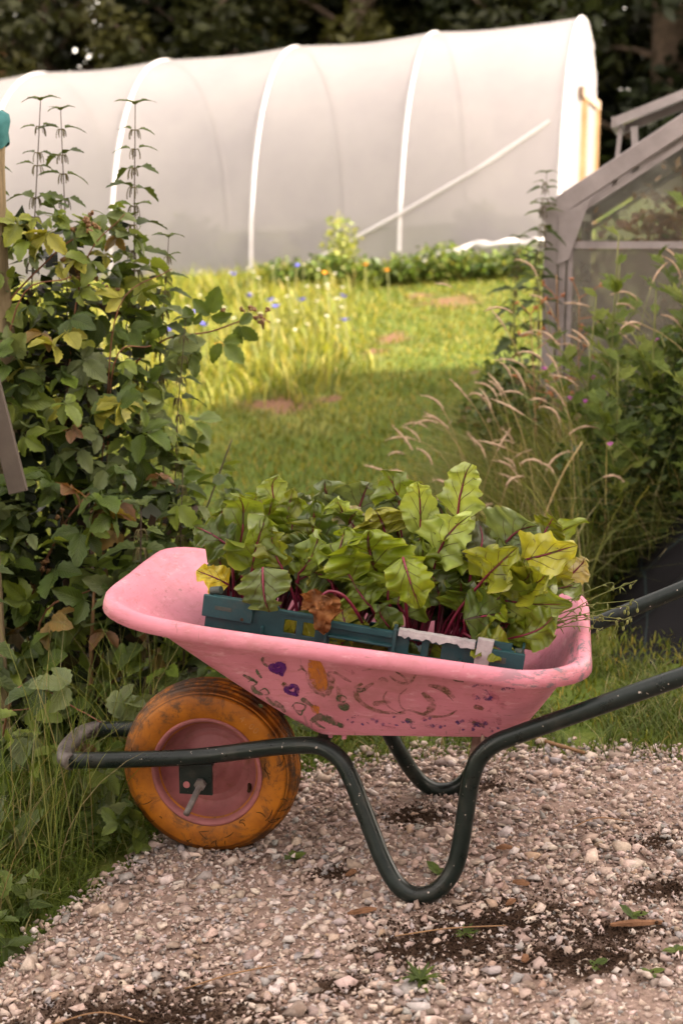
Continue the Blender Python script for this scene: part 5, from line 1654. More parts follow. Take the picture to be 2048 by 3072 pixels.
# ================================================================== TREES
def tree_meshes(seed, height, rad, pal, w, n_leaf, leaf, droop):
    rnd = random.Random(seed)
    tv, tf = tube_geo(catmull([(0, 0, -0.3), (0.1, 0.05, height * 0.3), (-0.05, 0.1, height * 0.65), (0.05, 0, height * 0.95)], 5), [0.26 * (1 - 0.9 * q / 15) + 0.02 for q in range(16)], 9)
    mb = MB(); mb.geo(tv, tf)
    centers = []
    for k in range(44):
        z = height * (0.06 + 0.90 * (k / 44))
        a = k * 2.399 + rnd.uniform(-0.4, 0.4)
        rr = rad * (1.0 - 0.75 * (z / height) ** 1.6) * rnd.uniform(0.65, 1.05)
        e = Vector((math.cos(a) * rr, math.sin(a) * rr, z + rnd.uniform(-0.2, 0.5) - droop * rr * 0.35))
        s = Vector((0, 0, z - 0.1))
        m = (s + e) / 2 + Vector((0, 0, 0.25 * rr))
        P = catmull([s, m, e], 4)
        mb.geo(*tube_geo(P, [0.06 * (1 - 0.85 * q / len(P)) for q in range(len(P))], 5))
        for q, t in ((4, 0.55), (6, 0.8), (8, 1.0)):
            centers.append((P[q], 0.22 + 0.30 * t * rnd.uniform(0.6, 1.3)))
    trunk = mesh("trunk", mb.v, mb.f, mats=('bark',))
    per = n_leaf // len(centers)
    pts, cols = [], []
    base = np.array(pal)
    for c, r in centers:
        u = RNG.normal(0, 1, (per, 3)); u /= np.linalg.norm(u, axis=1)[:, None]
        rr = r * RNG.random(per) ** 0.45
        p = np.array(c)[None] + u * rr[:, None] * np.array([1.25, 1.25, 0.9])
        p[:, 2] -= droop * 0.5 * RNG.random(per) * r * 2
        pts.append(p)
        cc = base[RNG.choice(len(base), p=w)] * rnd.uniform(0.7, 1.3)
        cols.append(np.repeat(cc[None], per, 0) * RNG.uniform(0.75, 1.25, (per, 1)))
    p = np.concatenate(pts); c = np.concatenate(cols)
    V, T, C = leafmass(p, leaf * RNG.uniform(0.6, 1.4, len(p)), c, 0.6, 0.5)
    return trunk, fast_mesh("crown", V, T, C, 'foliage')

def make_trees():
    dark = tree_meshes(1, 11.0, 3.0, [(0.011, 0.016, 0.005), (0.018, 0.023, 0.006), (0.030, 0.033, 0.010)], [0.45, 0.4, 0.15], 24000, 0.21, 0.9)
    olive = tree_meshes(2, 9.5, 2.9, [(0.026, 0.03, 0.008), (0.05, 0.05, 0.012), (0.014, 0.019, 0.006)], [0.4, 0.35, 0.25], 21000, 0.19, 0.6)
    yellow = tree_meshes(3, 7.5, 2.3, [(0.10, 0.095, 0.022), (0.16, 0.13, 0.04), (0.18, 0.095, 0.045), (0.04, 0.045, 0.01)], [0.4, 0.3, 0.12, 0.18], 11000, 0.12, 0.5)
    spec = [  # mesh, x, y, scale, label, name
        (yellow, -6.6, 20.5, 1.0, "yellow green tree at the far left above the polytunnel", "broadleaf_tree"),
        (olive, -4.4, 22.5, 1.0, "olive tree behind the tunnel beside the yellow green tree", "evergreen_tree"),
        (dark, -1.9, 23.5, 1.0, "dark evergreen behind the tunnel left of its middle", "evergreen_tree"),
        (olive, 0.2, 22.0, 1.0, "olive green evergreen above the middle of the tunnel", "evergreen_tree"),
        (dark, 2.6, 24.0, 1.05, "dark evergreen just left of the tunnel's high end", "evergreen_tree"),
        (dark, 4.6, 20.5, 1.1, "black green evergreen behind the tunnel's door end", "evergreen_tree"),
        (dark, 7.0, 19.5, 1.0, "dark drooping evergreen above the greenhouse roof", "evergreen_tree"),
        (olive, 9.4, 21.0, 1.1, "olive evergreen at the far right behind the greenhouse", "evergreen_tree"),
        (dark, -9.2, 23.0, 1.0, "dark evergreen beyond the left edge of the tunnel", "evergreen_tree"),
        (dark, 0.8, 27.5, 1.15, "tall dark evergreen in the second row behind the tunnel middle", "evergreen_tree"),
        (dark, 5.6, 26.5, 1.2, "tall dark evergreen in the second row behind the tunnel door", "evergreen_tree"),
        (dark, -4.0, 28.0, 1.15, "tall dark evergreen in the second row on the left", "evergreen_tree"),
        (dark, 12.5, 24.0, 1.2, "dark evergreen beyond the right edge behind the greenhouse", "evergreen_tree"),
        (dark, -1.6, 27.0, 1.1, "dark evergreen in the second row above the third hoop", "evergreen_tree"),
        (dark, 3.2, 29.0, 1.25, "dark evergreen in the third row left of the tunnel end", "evergreen_tree"),
        (dark, 8.6, 25.5, 1.2, "dark evergreen in the second row above the greenhouse", "evergreen_tree"),
        (olive, -7.0, 26.5, 1.2, "olive evergreen in the second row at far left", "evergreen_tree"),
        (dark, 0.9, 31.0, 1.3, "dark evergreen in the third row above the middle hoops", "evergreen_tree"),
        # unseen trees added behind and beside the camera to block low light
        (dark, -5.5, -5.0, 0.8, "unseen evergreen added behind the camera on the left to block light", "added_shade_tree"),
        (olive, -1.5, -6.5, 0.85, "unseen olive evergreen added straight behind the camera to block light", "added_shade_tree"),
        (dark, 2.6, -6.0, 0.85, "unseen evergreen added behind the camera on the right to block light", "added_shade_tree"),
        (olive, -7.2, 0.5, 0.7, "unseen olive evergreen added left of the camera to block light", "added_shade_tree"),
        (dark, -7.6, 4.8, 0.7, "unseen evergreen added beyond the brambles on the left to block light", "added_shade_tree"),
        (dark, 6.2, -4.5, 0.9, "unseen evergreen added behind the camera at far right to block light", "added_shade_tree"),
        # unseen belt of trees added on the right to shade the path
        (dark, 8.2, 3.2, 0.85, "unseen evergreen added right of the path to shade the wheelbarrow", "added_shade_tree"),
        (dark, 7.8, 0.4, 0.9, "unseen evergreen added right of the camera to shade the gravel", "added_shade_tree"),
        (olive, 10.2, 5.2, 0.72, "unseen olive tree added right of the greenhouse path for shade", "added_shade_tree"),
        (dark, 10.8, 1.8, 1.0, "tall unseen evergreen added behind the shading trees on the right", "added_shade_tree"),
    ]
    for i, ((tr, cr), x, y, s, label, name) in enumerate(spec):
        t = thing(name, label, "tree", (x, y, gz(x, y) - 0.05), i * 1.9, "trees around the garden")
        t.scale = (s, s, s)
        add("trunk", tr, t); add("crown", cr, t)
make_trees()

# ================================================================== FENCE, HOSE, FABRIC
def make_fence():
    x, y = -0.930, 3.82
    p = thing("fence_post", "mossy round wooden fence post at the left edge, capped with teal cloth", "post", (x, y, gz(x, y) - 0.05))
    n = 18
    P = [(0.008 * math.sin(k * 0.7) + 0.018 * k / n, 0, 1.72 * k / n) for k in range(n + 1)]
    MB().tube(P, [0.040 + 0.002 * math.sin(k * 1.7) for k in range(n + 1)], 14).build("post_shaft", 'post', p, smooth=True)
    V, F = [], []
    for r in range(6):
        for k in range(16):
            a = 2 * math.pi * k / 16
            rr = [0.0, 0.03, 0.046, 0.053, 0.052, 0.050][r] * (1 + 0.12 * math.sin(a * 3 + r))
            zz = [1.765, 1.762, 1.75, 1.73, 1.70, 1.672][r] + 0.012 * math.sin(a * 2 + 1) * (r / 5)
            V.append((0.018 + rr * math.cos(a), rr * math.sin(a), zz))
    for r in range(5):
        for k in range(16):
            F.append((r * 16 + k, (r + 1) * 16 + k, (r + 1) * 16 + (k + 1) % 16, r * 16 + (k + 1) % 16))
    o = add("cloth_cap", mesh("cloth_cap", V, F, mats=('teal_cloth',)), p)
    MB().tube([(0.02, -0.05, 1.74), (0.0, -0.055, 1.725), (0.03, -0.058, 1.715)], [0.008, 0.01, 0.007], 7).build("cloth_knot", 'teal_cloth', o, smooth=True)
    b = thing("leaning_board", "grey weathered board leaning beside the brambles at the left edge", "board", (-0.845, 3.40, gz(-0.845, 3.40)))
    m = MB(); m.bar((-0.03, 0.05, 1.16), (0.062, 0, 0.775), 0.045, 0.02, (0, 1, 0)); m.build("board", 'grey_board', b, bevel=0.002)
    MB().bar((-0.035, 0.045, 1.0), (-0.02, 0.05, -0.02), 0.05, 0.02, (0, 1, 0)).build("stake", 'post', b)
    r = thing("fence_rail", "dark horizontal fence rail half hidden behind the brambles", "rail", (-1.3, 4.05, gz(-1.0, 4.05)))
    MB().bar((-0.3, 0, 1.0), (0.62, 0.02, 1.04), 0.03, 0.09).build("rail", 'dark_twig', r, bevel=0.003)
    MB().bar((-0.3, 0.005, 0.9), (0.62, 0.022, 0.86), 0.02, 0.14).build("rail_board", 'dark_twig', r, bevel=0.003)
    MB().box(0.48, 0.56, 0.05, 0.12, -0.05, 1.1).build("rail_post", 'dark_twig', r)
    h = thing("garden_hose", "dark green hose loop hanging behind the leaning board", "hose", (-0.86, 3.9, gz(-0.86, 3.9)))
    P = catmull([(-0.12, 0, 0.85), (-0.06, -0.03, 0.98), (0.0, -0.04, 1.0), (0.045, -0.04, 0.90), (0.06, -0.03, 0.75), (0.065, -0.02, 0.55), (0.06, 0, 0.3), (0.06, 0, 0.02)], 6)
    MB().tube(P, 0.014, 10).build("hose_loop", 'hose', h, smooth=True)
make_fence()

def make_fabric():
    x0, y0 = 0.79, 4.06
    f = thing("weed_fabric", "black woven weed fabric heaped beside the path behind the handle", "fabric", (x0, y0, gz(x0, y0)))
    n = 34
    V, UV, F = [], [], []
    for j in range(n):
        for i in range(n):
            u, v = i / (n - 1), j / (n - 1)
            x = u * 1.25 + 0.16 * v * (1 - u) + 0.03 * mnoise.noise(Vector((u * 4, v * 4, 2)))
            y = v * 0.85 + 0.12 * u * (1 - v) - 0.10 * u
            h = 0.42 * sm(v, 0.0, 0.9) * sm(u, -0.05, 0.35) * (1 - 0.25 * v * v)
            h += 0.05 * mnoise.noise(Vector((u * 5, v * 6, 7))) * sm(v, 0, 0.2) + 0.02 * mnoise.noise(Vector((u * 13, v * 15, 9)))
            e = min(u, v, 1 - u, 1 - v)
            V.append((x, y, gz(x0 + x, y0 + y) - gz(x0, y0) + max(0.006, h) - 0.01 * (e < 0.02)))
            UV.append((u, v * 0.7))
    for j in range(n - 1):
        for i in range(n - 1):
            F.append((j * n + i, j * n + i + 1, (j + 1) * n + i + 1, (j + 1) * n + i))
    o = add("sheet", mesh("sheet", V, F, UV, mats=('fabric',)), f)
    m = o.modifiers.new("t", 'SOLIDIFY'); m.thickness = 0.003
make_fabric()

# ================================================================== LEAVES FOR WILD PLANTS
def small_leaf(L, w, seed, nv=9, nu=7, serr=0.10, fold=0.25, bend=0.25, tipw=0.9, teeth=8):
    """one leaflet along +Y, face +Z, foot at the origin"""
    rnd = random.Random(seed)
    V, UV, F = [], [], []
    ph = rnd.uniform(0, 6)
    for j in range(nv):
        v = j / (nv - 1)
        prof = math.sin(math.pi * min(1, v ** tipw * 0.97 + 0.03)) ** 0.75
        for i in range(nu):
            u = -1 + 2 * i / (nu - 1)
            au = abs(u)
            t = 1 + serr * (au > 0.9) * (1 if (j % 2) else -1)
            x = u * 0.5 * w * prof * t
            y = v * L + (serr * 0.4 * L / nv * (au > 0.9) * (j % 2))
            z = -fold * abs(x) * (-1) - bend * L * v * v + 0.03 * L * math.sin(v * 9 + ph) * au
            V.append(Vector((x, y, z))); UV.append((i / (nu - 1), v))
    for j in range(nv - 1):
        for i in range(nu - 1):
            a = j * nu + i
            F.append((a, a + 1, a + nu + 1, a + nu))
    return V, F, UV

def compound(parts):
    """join transformed leaflets into one leaf mesh"""
    V, F, UV = [], [], []
    for (lv, lf, luv), M in parts:
        b = len(V)
        V += [M @ v for v in lv]; F += [tuple(i + b for i in f) for f in lf]; UV += luv
    return V, F, UV

def bramble_meshes():
    out = []
    for s in range(8):
        rnd = random.Random(s + 900)
        parts = []
        n = 5 if s % 4 == 3 else 3
        L = rnd.uniform(0.065, 0.085)
        angs = [0, 68, -68] if n == 3 else [0, 52, -52, 105, -105]
        for k, a in enumerate(angs):
            l = L * (1.0 if k == 0 else (0.82 if k < 3 else 0.6))
            sl = small_leaf(l, l * rnd.uniform(0.56, 0.70), s * 7 + k, nv=11, serr=0.11, fold=rnd.uniform(0.15, 0.55), bend=rnd.uniform(0.05, 0.5), tipw=0.92)
            M = Matrix.Translation((0, 0.03, 0)) @ Matrix.Rotation(R(a + rnd.uniform(-10, 10)), 4, 'Z') @ Matrix.Translation((0, 0.010 if k == 0 else 0.003, 0)) @ Matrix.Rotation(R(rnd.uniform(-40, 22)), 4, 'X') @ Matrix.Rotation(R(rnd.uniform(-35, 35)), 4, 'Y')
            parts.append((sl, M))
        # leaf stalk
        tv, tf = tube_geo([(0, 0, 0), (0, 0.017, 0.003), (0, 0.042, 0)], 0.0011, 4)
        V, F, UV = compound(parts)
        b = len(V)
        V += tv; F += [tuple(i + b for i in f) for f in tf]; UV += [(0.5, 0.5)] * len(tv)
        out.append(mesh("bramble_leaf", V, F, UV, mats=('bramble_leaf',)))
    return out
BRAM = bramble_meshes()
BCOL = [(0.088, 0.140, 0.022), (0.12, 0.180, 0.026), (0.052, 0.086, 0.018), (0.18, 0.24, 0.036), (0.15, 0.19, 0.080), (0.075, 0.12, 0.022), (0.15, 0.205, 0.030)]
B_BACKLIT = [(0.27, 0.31, 0.04), (0.20, 0.25, 0.035), (0.36, 0.35, 0.06)]  # pale yellow tones that paint backlight onto the top leaves

def aim(dirv, upv):
    """rotation taking +Y to dirv and +Z near upv"""
    d = Vector(dirv).normalized()
    z = Vector(upv) - d * Vector(upv).dot(d)
    z = z.normalized() if z.length > 1e-4 else d.orthogonal().normalized()
    x = d.cross(z)
    return Matrix((x, d, z)).transposed().to_euler()

def berries(mb, c, n, r, spread):
    for k in range(n):
        q = Vector(c) + Vector((random.gauss(0, spread), random.gauss(0, spread), random.gauss(0, spread)))
        for j in range(7):
            d = Vector((random.gauss(0, 1), random.gauss(0, 1), random.gauss(0, 1))).normalized() * r * 0.6
            mb.ball(q + d, r * 0.55, 5, 3)
        mb.tube([Vector(c) + Vector((0, 0, -0.03)), (Vector(c) + q) / 2, q], 0.0012, 4)

def bramble_bush(label, foot, sections, n, backlit_z, canes, inner=260, brown=0.03, seed=0):
    """sections: (z, cx, cy, rx, ry) rings describing the bush body, local to the foot"""
    rnd = random.Random(seed)
    t = thing("bramble_bush", label, "bramble", foot, 0, "brambles on the left")
    zs = [s[0] for s in sections]
    def body(z): return [float(np.interp(z, zs, [s[i] for s in sections])) for i in range(1, 5)]
    for k in range(n):
        z = rnd.uniform(zs[0], zs[-1])
        cx, cy, rx, ry = body(z)
        a = rnd.uniform(-math.pi * 1.02, 0.02) if rnd.random() < 0.86 else rnd.uniform(0, math.pi)
        q = rnd.uniform(0.55, 1.15)
        p = Vector((cx + rx * q * math.cos(a), cy + ry * q * math.sin(a), z))
        out = Vector((math.cos(a) * ry, math.sin(a) * rx, 0)).normalized()
        top = sm(z, zs[-1] - 0.3, zs[-1])
        d = out * 0.6 + Vector((rnd.uniform(-1, 1), rnd.uniform(-0.5, 0.4), rnd.uniform(-0.6, 0.7)))
        up = out * (0.45 - 0.3 * top) + Vector((0, -0.15, 0.8 + 0.4 * top)) + Vector((rnd.uniform(-0.8, 0.8), rnd.uniform(-0.7, 0.5), rnd.uniform(-0.4, 0.4)))
        c = rnd.choice(B_BACKLIT) if (z > backlit_z and rnd.random() < 0.22) else rnd.choice(BCOL)
        if rnd.random() < brown: c = rnd.choice([(0.30, 0.19, 0.06), (0.34, 0.26, 0.06), (0.20, 0.10, 0.05)])
        j = rnd.uniform(0.8, 1.25)
        add("leaf", BRAM[rnd.randrange(8)], t, p, aim(d, up), rnd.uniform(0.55, 1.22), (c[0] * j, c[1] * j, c[2] * j))
    for P, rad, m in canes:
        C = catmull(P, 6)
        sv, sf = tube_geo(C, [rad * (1 - 0.65 * q / len(C)) for q in range(len(C))], 6)
        add("cane", mesh("cane", sv, sf, mats=(m,)), t)
    if inner:      # inner leaves coloured near black, painting in the shade inside the bush
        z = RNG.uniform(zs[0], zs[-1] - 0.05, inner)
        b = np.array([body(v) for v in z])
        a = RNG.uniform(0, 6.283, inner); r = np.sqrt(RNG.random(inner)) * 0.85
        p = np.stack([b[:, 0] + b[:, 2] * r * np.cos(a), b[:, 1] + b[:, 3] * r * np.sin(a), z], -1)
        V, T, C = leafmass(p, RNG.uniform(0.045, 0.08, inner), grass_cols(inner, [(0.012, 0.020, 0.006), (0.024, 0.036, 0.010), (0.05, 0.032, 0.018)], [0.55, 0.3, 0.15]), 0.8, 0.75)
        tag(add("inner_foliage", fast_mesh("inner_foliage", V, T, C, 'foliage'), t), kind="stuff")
    return t

def make_brambles():
    fx, fy = -0.86, 4.02
    f = Vector((fx, fy, gz(fx, fy)))
    canes = [([(0.1, 0, 0), (0.18, -0.1, 0.5), (0.25, -0.12, 0.95), (0.36, -0.1, 1.10), (0.50, -0.08, 1.13), (0.62, -0.08, 1.17), (0.665, -0.08, 1.155)], 0.0045, 'cane'),
             ([(-0.2, 0, 0), (-0.25, -0.15, 0.6), (-0.1, -0.2, 1.1), (0.1, -0.2, 1.34), (0.2, -0.2, 1.40)], 0.0045, 'cane'),
             ([(0, 0, 0), (-0.3, -0.2, 0.7), (-0.45, -0.25, 1.2)], 0.004, 'cane'),
             ([(0.1, -0.2, 0.0), (0.02, -0.35, 0.35), (0.12, -0.38, 0.62), (0.22, -0.36, 0.75)], 0.006, 'cane'),
             ([(0.25, -0.1, 0), (0.24, -0.3, 0.35), (0.22, -0.3, 0.6)], 0.012, 'dead_cane'),
             ([(0.3, -0.1, 0), (0.42, -0.2, 0.45), (0.53, -0.18, 0.76), (0.56, -0.15, 0.84)], 0.004, 'dark_twig'),
             ([(0.2, -0.1, 0.1), (0.40, -0.15, 0.55), (0.56, -0.2, 0.625), (0.655, -0.2, 0.64)], 0.004, 'cane')]
    big = bramble_bush("large bramble bush with trifoliate leaves and berries at the left of the path", f,
                       [(0.02, 0.02, -0.10, 0.42, 0.30), (0.35, 0.06, -0.12, 0.46, 0.34), (0.7, 0.03, -0.08, 0.46, 0.34), (1.0, -0.05, -0.05, 0.40, 0.32), (1.16, -0.12, -0.02, 0.36, 0.26), (1.28, -0.15, 0, 0.26, 0.18)],
                       299, 0.95, canes, 1100, 0.05, 3)
    # leaves along the arching cane
    for (x, y, z, dx, dz, up) in ((0.36, -0.12, 1.10, -0.4, 0.7, -1), (0.46, -0.12, 1.13, -0.2, 0.9, -1), (0.52, -0.12, 1.12, 0.5, -0.6, -1), (0.56, -0.10, 1.16, 0.6, -0.3, -1), (0.44, -0.12, 1.10, 0.3, -0.8, -1), (0.49, -0.1, 1.15, 0.4, 0.8, -1)):
        c = random.choice(BCOL[:2] + [(0.09, 0.14, 0.025)])
        add("leaf", BRAM[random.randrange(8)], big, (x, y, z), aim((dx, -0.2, dz), (0.2, up, 0.4)), random.uniform(0.7, 0.95), c)
    for (c, n, r, s) in (((0.645, -0.08, 1.165), 6, 0.0085, 0.014), ((0.60, -0.08, 1.185), 3, 0.008, 0.010), ((0.535, -0.08, 1.19), 1, 0.0085, 0.002), ((0.19, -0.2, 1.42), 7, 0.009, 0.016), ((0.16, -0.2, 1.32), 6, 0.009, 0.016), ((0.24, -0.2, 1.26), 5, 0.008, 0.02),
                         ((0.655, -0.2, 0.66), 7, 0.006, 0.014), ((0.58, -0.2, 0.63), 6, 0.005, 0.018), ((0.08, -0.42, 0.55), 6, 0.008, 0.02), ((0.05, -0.40, 0.50), 5, 0.008, 0.018), ((0.14, -0.40, 0.66), 4, 0.007, 0.015)):
        mb = MB(); berries(mb, c, n, r, s)
        tag(mb.build("berry_cluster", 'berry', big, smooth=True), kind="stuff")
    # lower bush just behind the front of the tray
    fx, fy = -0.62, 3.62
    f = Vector((fx, fy, gz(fx, fy)))
    bramble_bush("lower bramble growth between the large bush and the front of the tray", f,
                 [(0.0, -0.02, 0.0, 0.38, 0.14), (0.25, 0.0, 0.0, 0.38, 0.16), (0.5, -0.02, 0.02, 0.36, 0.15), (0.78, -0.05, 0.05, 0.32, 0.12)], 230, 2.0,
                 [([(0.2, 0, 0), (0.1, -0.08, 0.3), (0.22, -0.12, 0.45), (0.34, -0.12, 0.42)], 0.0035, 'cane'), ([(-0.2, 0, 0), (-0.15, -0.1, 0.4), (0.0, -0.14, 0.5)], 0.004, 'cane'), ([(-0.05, 0, 0), (-0.02, -0.12, 0.3), (0.0, -0.14, 0.52)], 0.009, 'dead_cane')], 500, 0.05, 8)
    fx, fy = -0.80, 3.86
    bramble_bush("upper bramble shoots with leaves coloured a backlit yellow green below the nettle tops", Vector((fx, fy, gz(fx, fy))),
                 [(0.70, 0.02, 0.0, 0.34, 0.16), (0.95, 0.0, 0.0, 0.34, 0.18), (1.15, -0.02, 0.05, 0.34, 0.16), (1.30, -0.03, 0.08, 0.30, 0.14), (1.46, -0.02, 0.08, 0.22, 0.10)], 240, 0.90,
                 [([(-0.1, 0.1, 0), (-0.15, 0, 0.7), (-0.05, -0.1, 1.2), (0.1, -0.12, 1.28)], 0.004, 'cane'), ([(0.1, 0.1, 0), (0.15, 0, 0.6), (0.2, -0.1, 1.05), (0.3, -0.1, 1.1)], 0.004, 'cane'), ([(0.0, 0.1, 0.2), (0.05, 0, 0.9), (0.12, -0.05, 1.3), (0.24, -0.1, 1.44)], 0.0035, 'cane'), ([(-0.1, 0.1, 0.2), (-0.12, 0, 0.9), (-0.16, -0.05, 1.3), (-0.28, -0.1, 1.40)], 0.0035, 'cane'), ([(0.05, 0.1, 0.2), (0.16, -0.05, 0.85), (0.22, -0.12, 1.2), (0.36, -0.12, 1.30)], 0.003, 'cane')], 120, 0.03, 19)
    # trailing shoots over the verge beside the wheel
    fx, fy = -0.66, 3.20
    f = Vector((fx, fy, gz(fx, fy)))
    bramble_bush("trailing bramble shoots low over the grass beside the orange wheel", f,
                 [(0.10, 0.0, 0.0, 0.26, 0.15), (0.22, 0.0, 0.02, 0.26, 0.15), (0.36, -0.04, 0.06, 0.24, 0.12)], 34, 2.0,
                 [([(-0.2, 0.1, 0), (-0.1, 0, 0.33), (0.05, -0.06, 0.30), (0.17, -0.10, 0.24)], 0.0035, 'cane'), ([(-0.3, 0.05, 0), (-0.2, -0.02, 0.25), (-0.05, -0.05, 0.30)], 0.003, 'cane')], 0, 0.03, 12)
make_brambles()

# ================================================================== NETTLES
NET = []
for s in range(5):
    V, F, UV = small_leaf(0.080, 0.048, 700 + s, 11, 7, serr=0.16, fold=0.3, bend=0.40 + 0.1 * s, tipw=0.62)
    NET.append(mesh("nettle_leaf", V, F, UV, mats=('nettle_leaf',)))
def tassel_mesh(seed):
    rnd = random.Random(seed)
    m = MB()
    for k in range(10):
        a = rnd.uniform(0, 6.28); l = rnd.uniform(0.02, 0.042)
        d = Vector((math.cos(a), math.sin(a), 0))
        m.tube(catmull([(0, 0, 0), d * l * 0.45 + Vector((0, 0, 0.004)), d * l * 0.7 + Vector((0, 0, -l * 0.5)), d * l * 0.7 + Vector((0, 0, -l))], 3), 0.0019, 4)
    return mesh("flower_tassel", m.v, m.f, mats=('catkin',))
TAS = [tassel_mesh(s) for s in range(4)]
def nettle(label, foot, top, nodes, z_from, scale=1.0, seed=0, tassels=True):
    rnd = random.Random(seed)
    t = thing("nettle", label, "nettle", foot, 0, "stinging nettles")
    a, b = Vector((0, 0, 0)), Vector(top) - Vector(foot)
    P = catmull([a, a.lerp(b, 0.35) + Vector((rnd.uniform(-0.03, 0.03), 0, 0)), a.lerp(b, 0.7) + Vector((rnd.uniform(-0.02, 0.02), 0, 0)), b], 30)
    sv, sf = tube_geo(P, [0.0042 * scale * (1 - 0.72 * q / len(P)) for q in range(len(P))], 6)
    add("stem", mesh("stem", sv, sf, mats=('nettle_stem',)), t)
    for k in range(nodes):
        f = k / (nodes - 1)
        z = z_from + (b.z - z_from) * (f ** 0.86) + rnd.uniform(-0.012, 0.012) * (0 < k < nodes - 1)
        p = a.lerp(b, z / b.z)
        j = min(len(P) - 1, int(z / b.z * (len(P) - 1)))
        p = P[j]
        size = scale * (1.25 - 0.72 * f ** 2) * rnd.uniform(0.6, 1.15)
        az = (k % 2) * 1.1 - 0.55 + rnd.uniform(-0.5, 0.5)
        for s in (0, math.pi):
            if rnd.random() < 0.12 and k < nodes - 2: continue
            d = Vector((math.cos(az + s), math.sin(az + s) * 0.7, 0.35 - 0.3 * (1 - f) + rnd.uniform(-0.2, 0.2)))
            c = rnd.choice([(0.075, 0.105, 0.03), (0.10, 0.135, 0.035), (0.06, 0.085, 0.026)])
            add("leaf", NET[rnd.randrange(5)], t, p + d.normalized() * 0.012 * scale, aim(d, (0, -0.25, 1)), size, c)
        if tassels and k < nodes - 1:
            add("flower_tassel", TAS[rnd.randrange(4)], t, p, (0, 0, rnd.uniform(0, 6.28)), 0.9 * scale * (1.1 - 0.5 * f))
    for s in range(4):
        d = Vector((math.cos(s * 1.57 + 0.4), math.sin(s * 1.57 + 0.4), 0.9))
        add("leaf", NET[s % 5], t, P[-1], aim(d, (0, -0.3, 1)), 0.38 * scale, (0.10, 0.13, 0.035))
    return t
def G(x, y): return (x, y, gz(x, y))
NETTLES = [
    ("tall nettle leftmost of the pair standing against the white tunnel", G(-0.90, 3.98), (-0.805, 3.95, 1.665), 13, 0.85, 1.0),
    ("tall nettle right of the pair standing against the white tunnel", G(-0.80, 4.0), (-0.752, 3.95, 1.64), 13, 0.85, 0.95),
    ("tall nettle rising in front of the tunnel hoop, right of the pair", G(-0.62, 4.0), (-0.552, 3.95, 1.655), 14, 0.85, 1.05),
    ("short slanting nettle at the right shoulder of the bramble bush", G(-0.56, 4.0), (-0.468, 3.93, 1.305), 8, 0.95, 0.85),
    ("thin nettle with dark tassels hanging at the bramble's right side", G(-0.52, 3.85), (-0.415, 3.82, 1.09), 10, 0.55, 0.8),
    ("nettle peeping in at the left edge above the fence post", G(-1.03, 3.95), (-0.985, 3.92, 1.80), 10, 1.1, 1.0),
    ("nettle crowding the foot of the brambles behind the tray front", G(-0.45, 3.6), (-0.40, 3.55, 0.74), 8, 0.25, 0.9),
    ("broad leaved nettle just above the pink tray's front corner", G(-0.52, 3.5), (-0.49, 3.42, 0.66), 8, 0.25, 1.15),
    ("nettle leaning from the left edge over the grey board", G(-0.98, 3.5), (-0.90, 3.35, 0.88), 8, 0.35, 1.2),
    ("low nettle at the left edge beneath the grey board", G(-0.88, 3.3), (-0.83, 3.2, 0.62), 6, 0.2, 1.15),
    ("slender nettle growing against the greenhouse corner post", G(0.80, 5.9), (0.835, 5.95, 1.56), 16, 0.7, 1.0),
    ("nettle clump stem left of the greenhouse corner post", G(0.72, 6.2), (0.76, 6.2, 1.30), 13, 0.4, 1.1),
]
for i, (lab, ft, tp, n, zf, sc) in enumerate(NETTLES):
    nettle(lab, ft, tp, n, zf, sc, i * 1.3 + 0.3)

# ================================================================== RIGHT SIDE: SEED HEADS, THISTLES, SHRUB
def make_seed_grass():
    rnd = random.Random(21)
    for i in range(84):
        if i < 52:
            x = rnd.uniform(0.26, 0.85); y = rnd.uniform(4.5, 5.3); h = rnd.uniform(0.45, 0.85) * (0.7 + 0.55 * (x - 0.3))
        else:
            x = rnd.uniform(0.75, 1.45); y = rnd.uniform(4.7, 5.5); h = rnd.uniform(0.7, 1.08)
        t = thing("seeding_grass", "arching grass stem with a fluffy pinkish tan seed head right of the lawn", "grass stem", G(x, y), 0, "seeding grass stems on the right")
        sgn = -1 if rnd.random() < 0.8 else 1
        a1 = R(rnd.uniform(12, 75)); dy = rnd.uniform(-0.25, 0.2)
        P = [Vector((0, 0, 0))]
        for q in range(14):
            a = a1 * (q / 13) ** 2.2
            P.append(P[-1] + Vector((sgn * math.sin(a), dy * math.sin(a), math.cos(a))) * (h / 14))
        sv, sf = tube_geo(P, 0.0012, 4)
        add("stem", mesh("stem", sv, sf, mats=('straw' if rnd.random() < 0.4 else 'green_stem',)), t)
        l = rnd.uniform(0.055, 0.115); nod = R(rnd.uniform(5, 85))
        Q = [P[-1]]
        for q in range(11):
            a = a1 + nod * (q / 10)
            Q.append(Q[-1] + Vector((sgn * math.sin(a), dy * math.sin(a), math.cos(a))) * (l / 11))
        n = len(Q)
        mb = MB(); mb.tube(Q, [0.0036 * math.sin(math.pi * (0.10 + 0.86 * q / (n - 1))) * rnd.uniform(0.6, 1.3) + 0.0005 for q in range(n)], 6)
        for k in range(30):
            q = Q[rnd.randrange(n)]
            d = Vector((rnd.gauss(0, 1), rnd.gauss(0, 1), rnd.gauss(0, 1))).normalized() * 0.009
            mb.tube([q, q + d], [0.0014, 0.0003], 3)
        mb.build("seed_head", 'seed_head', t, smooth=True)
make_seed_grass()

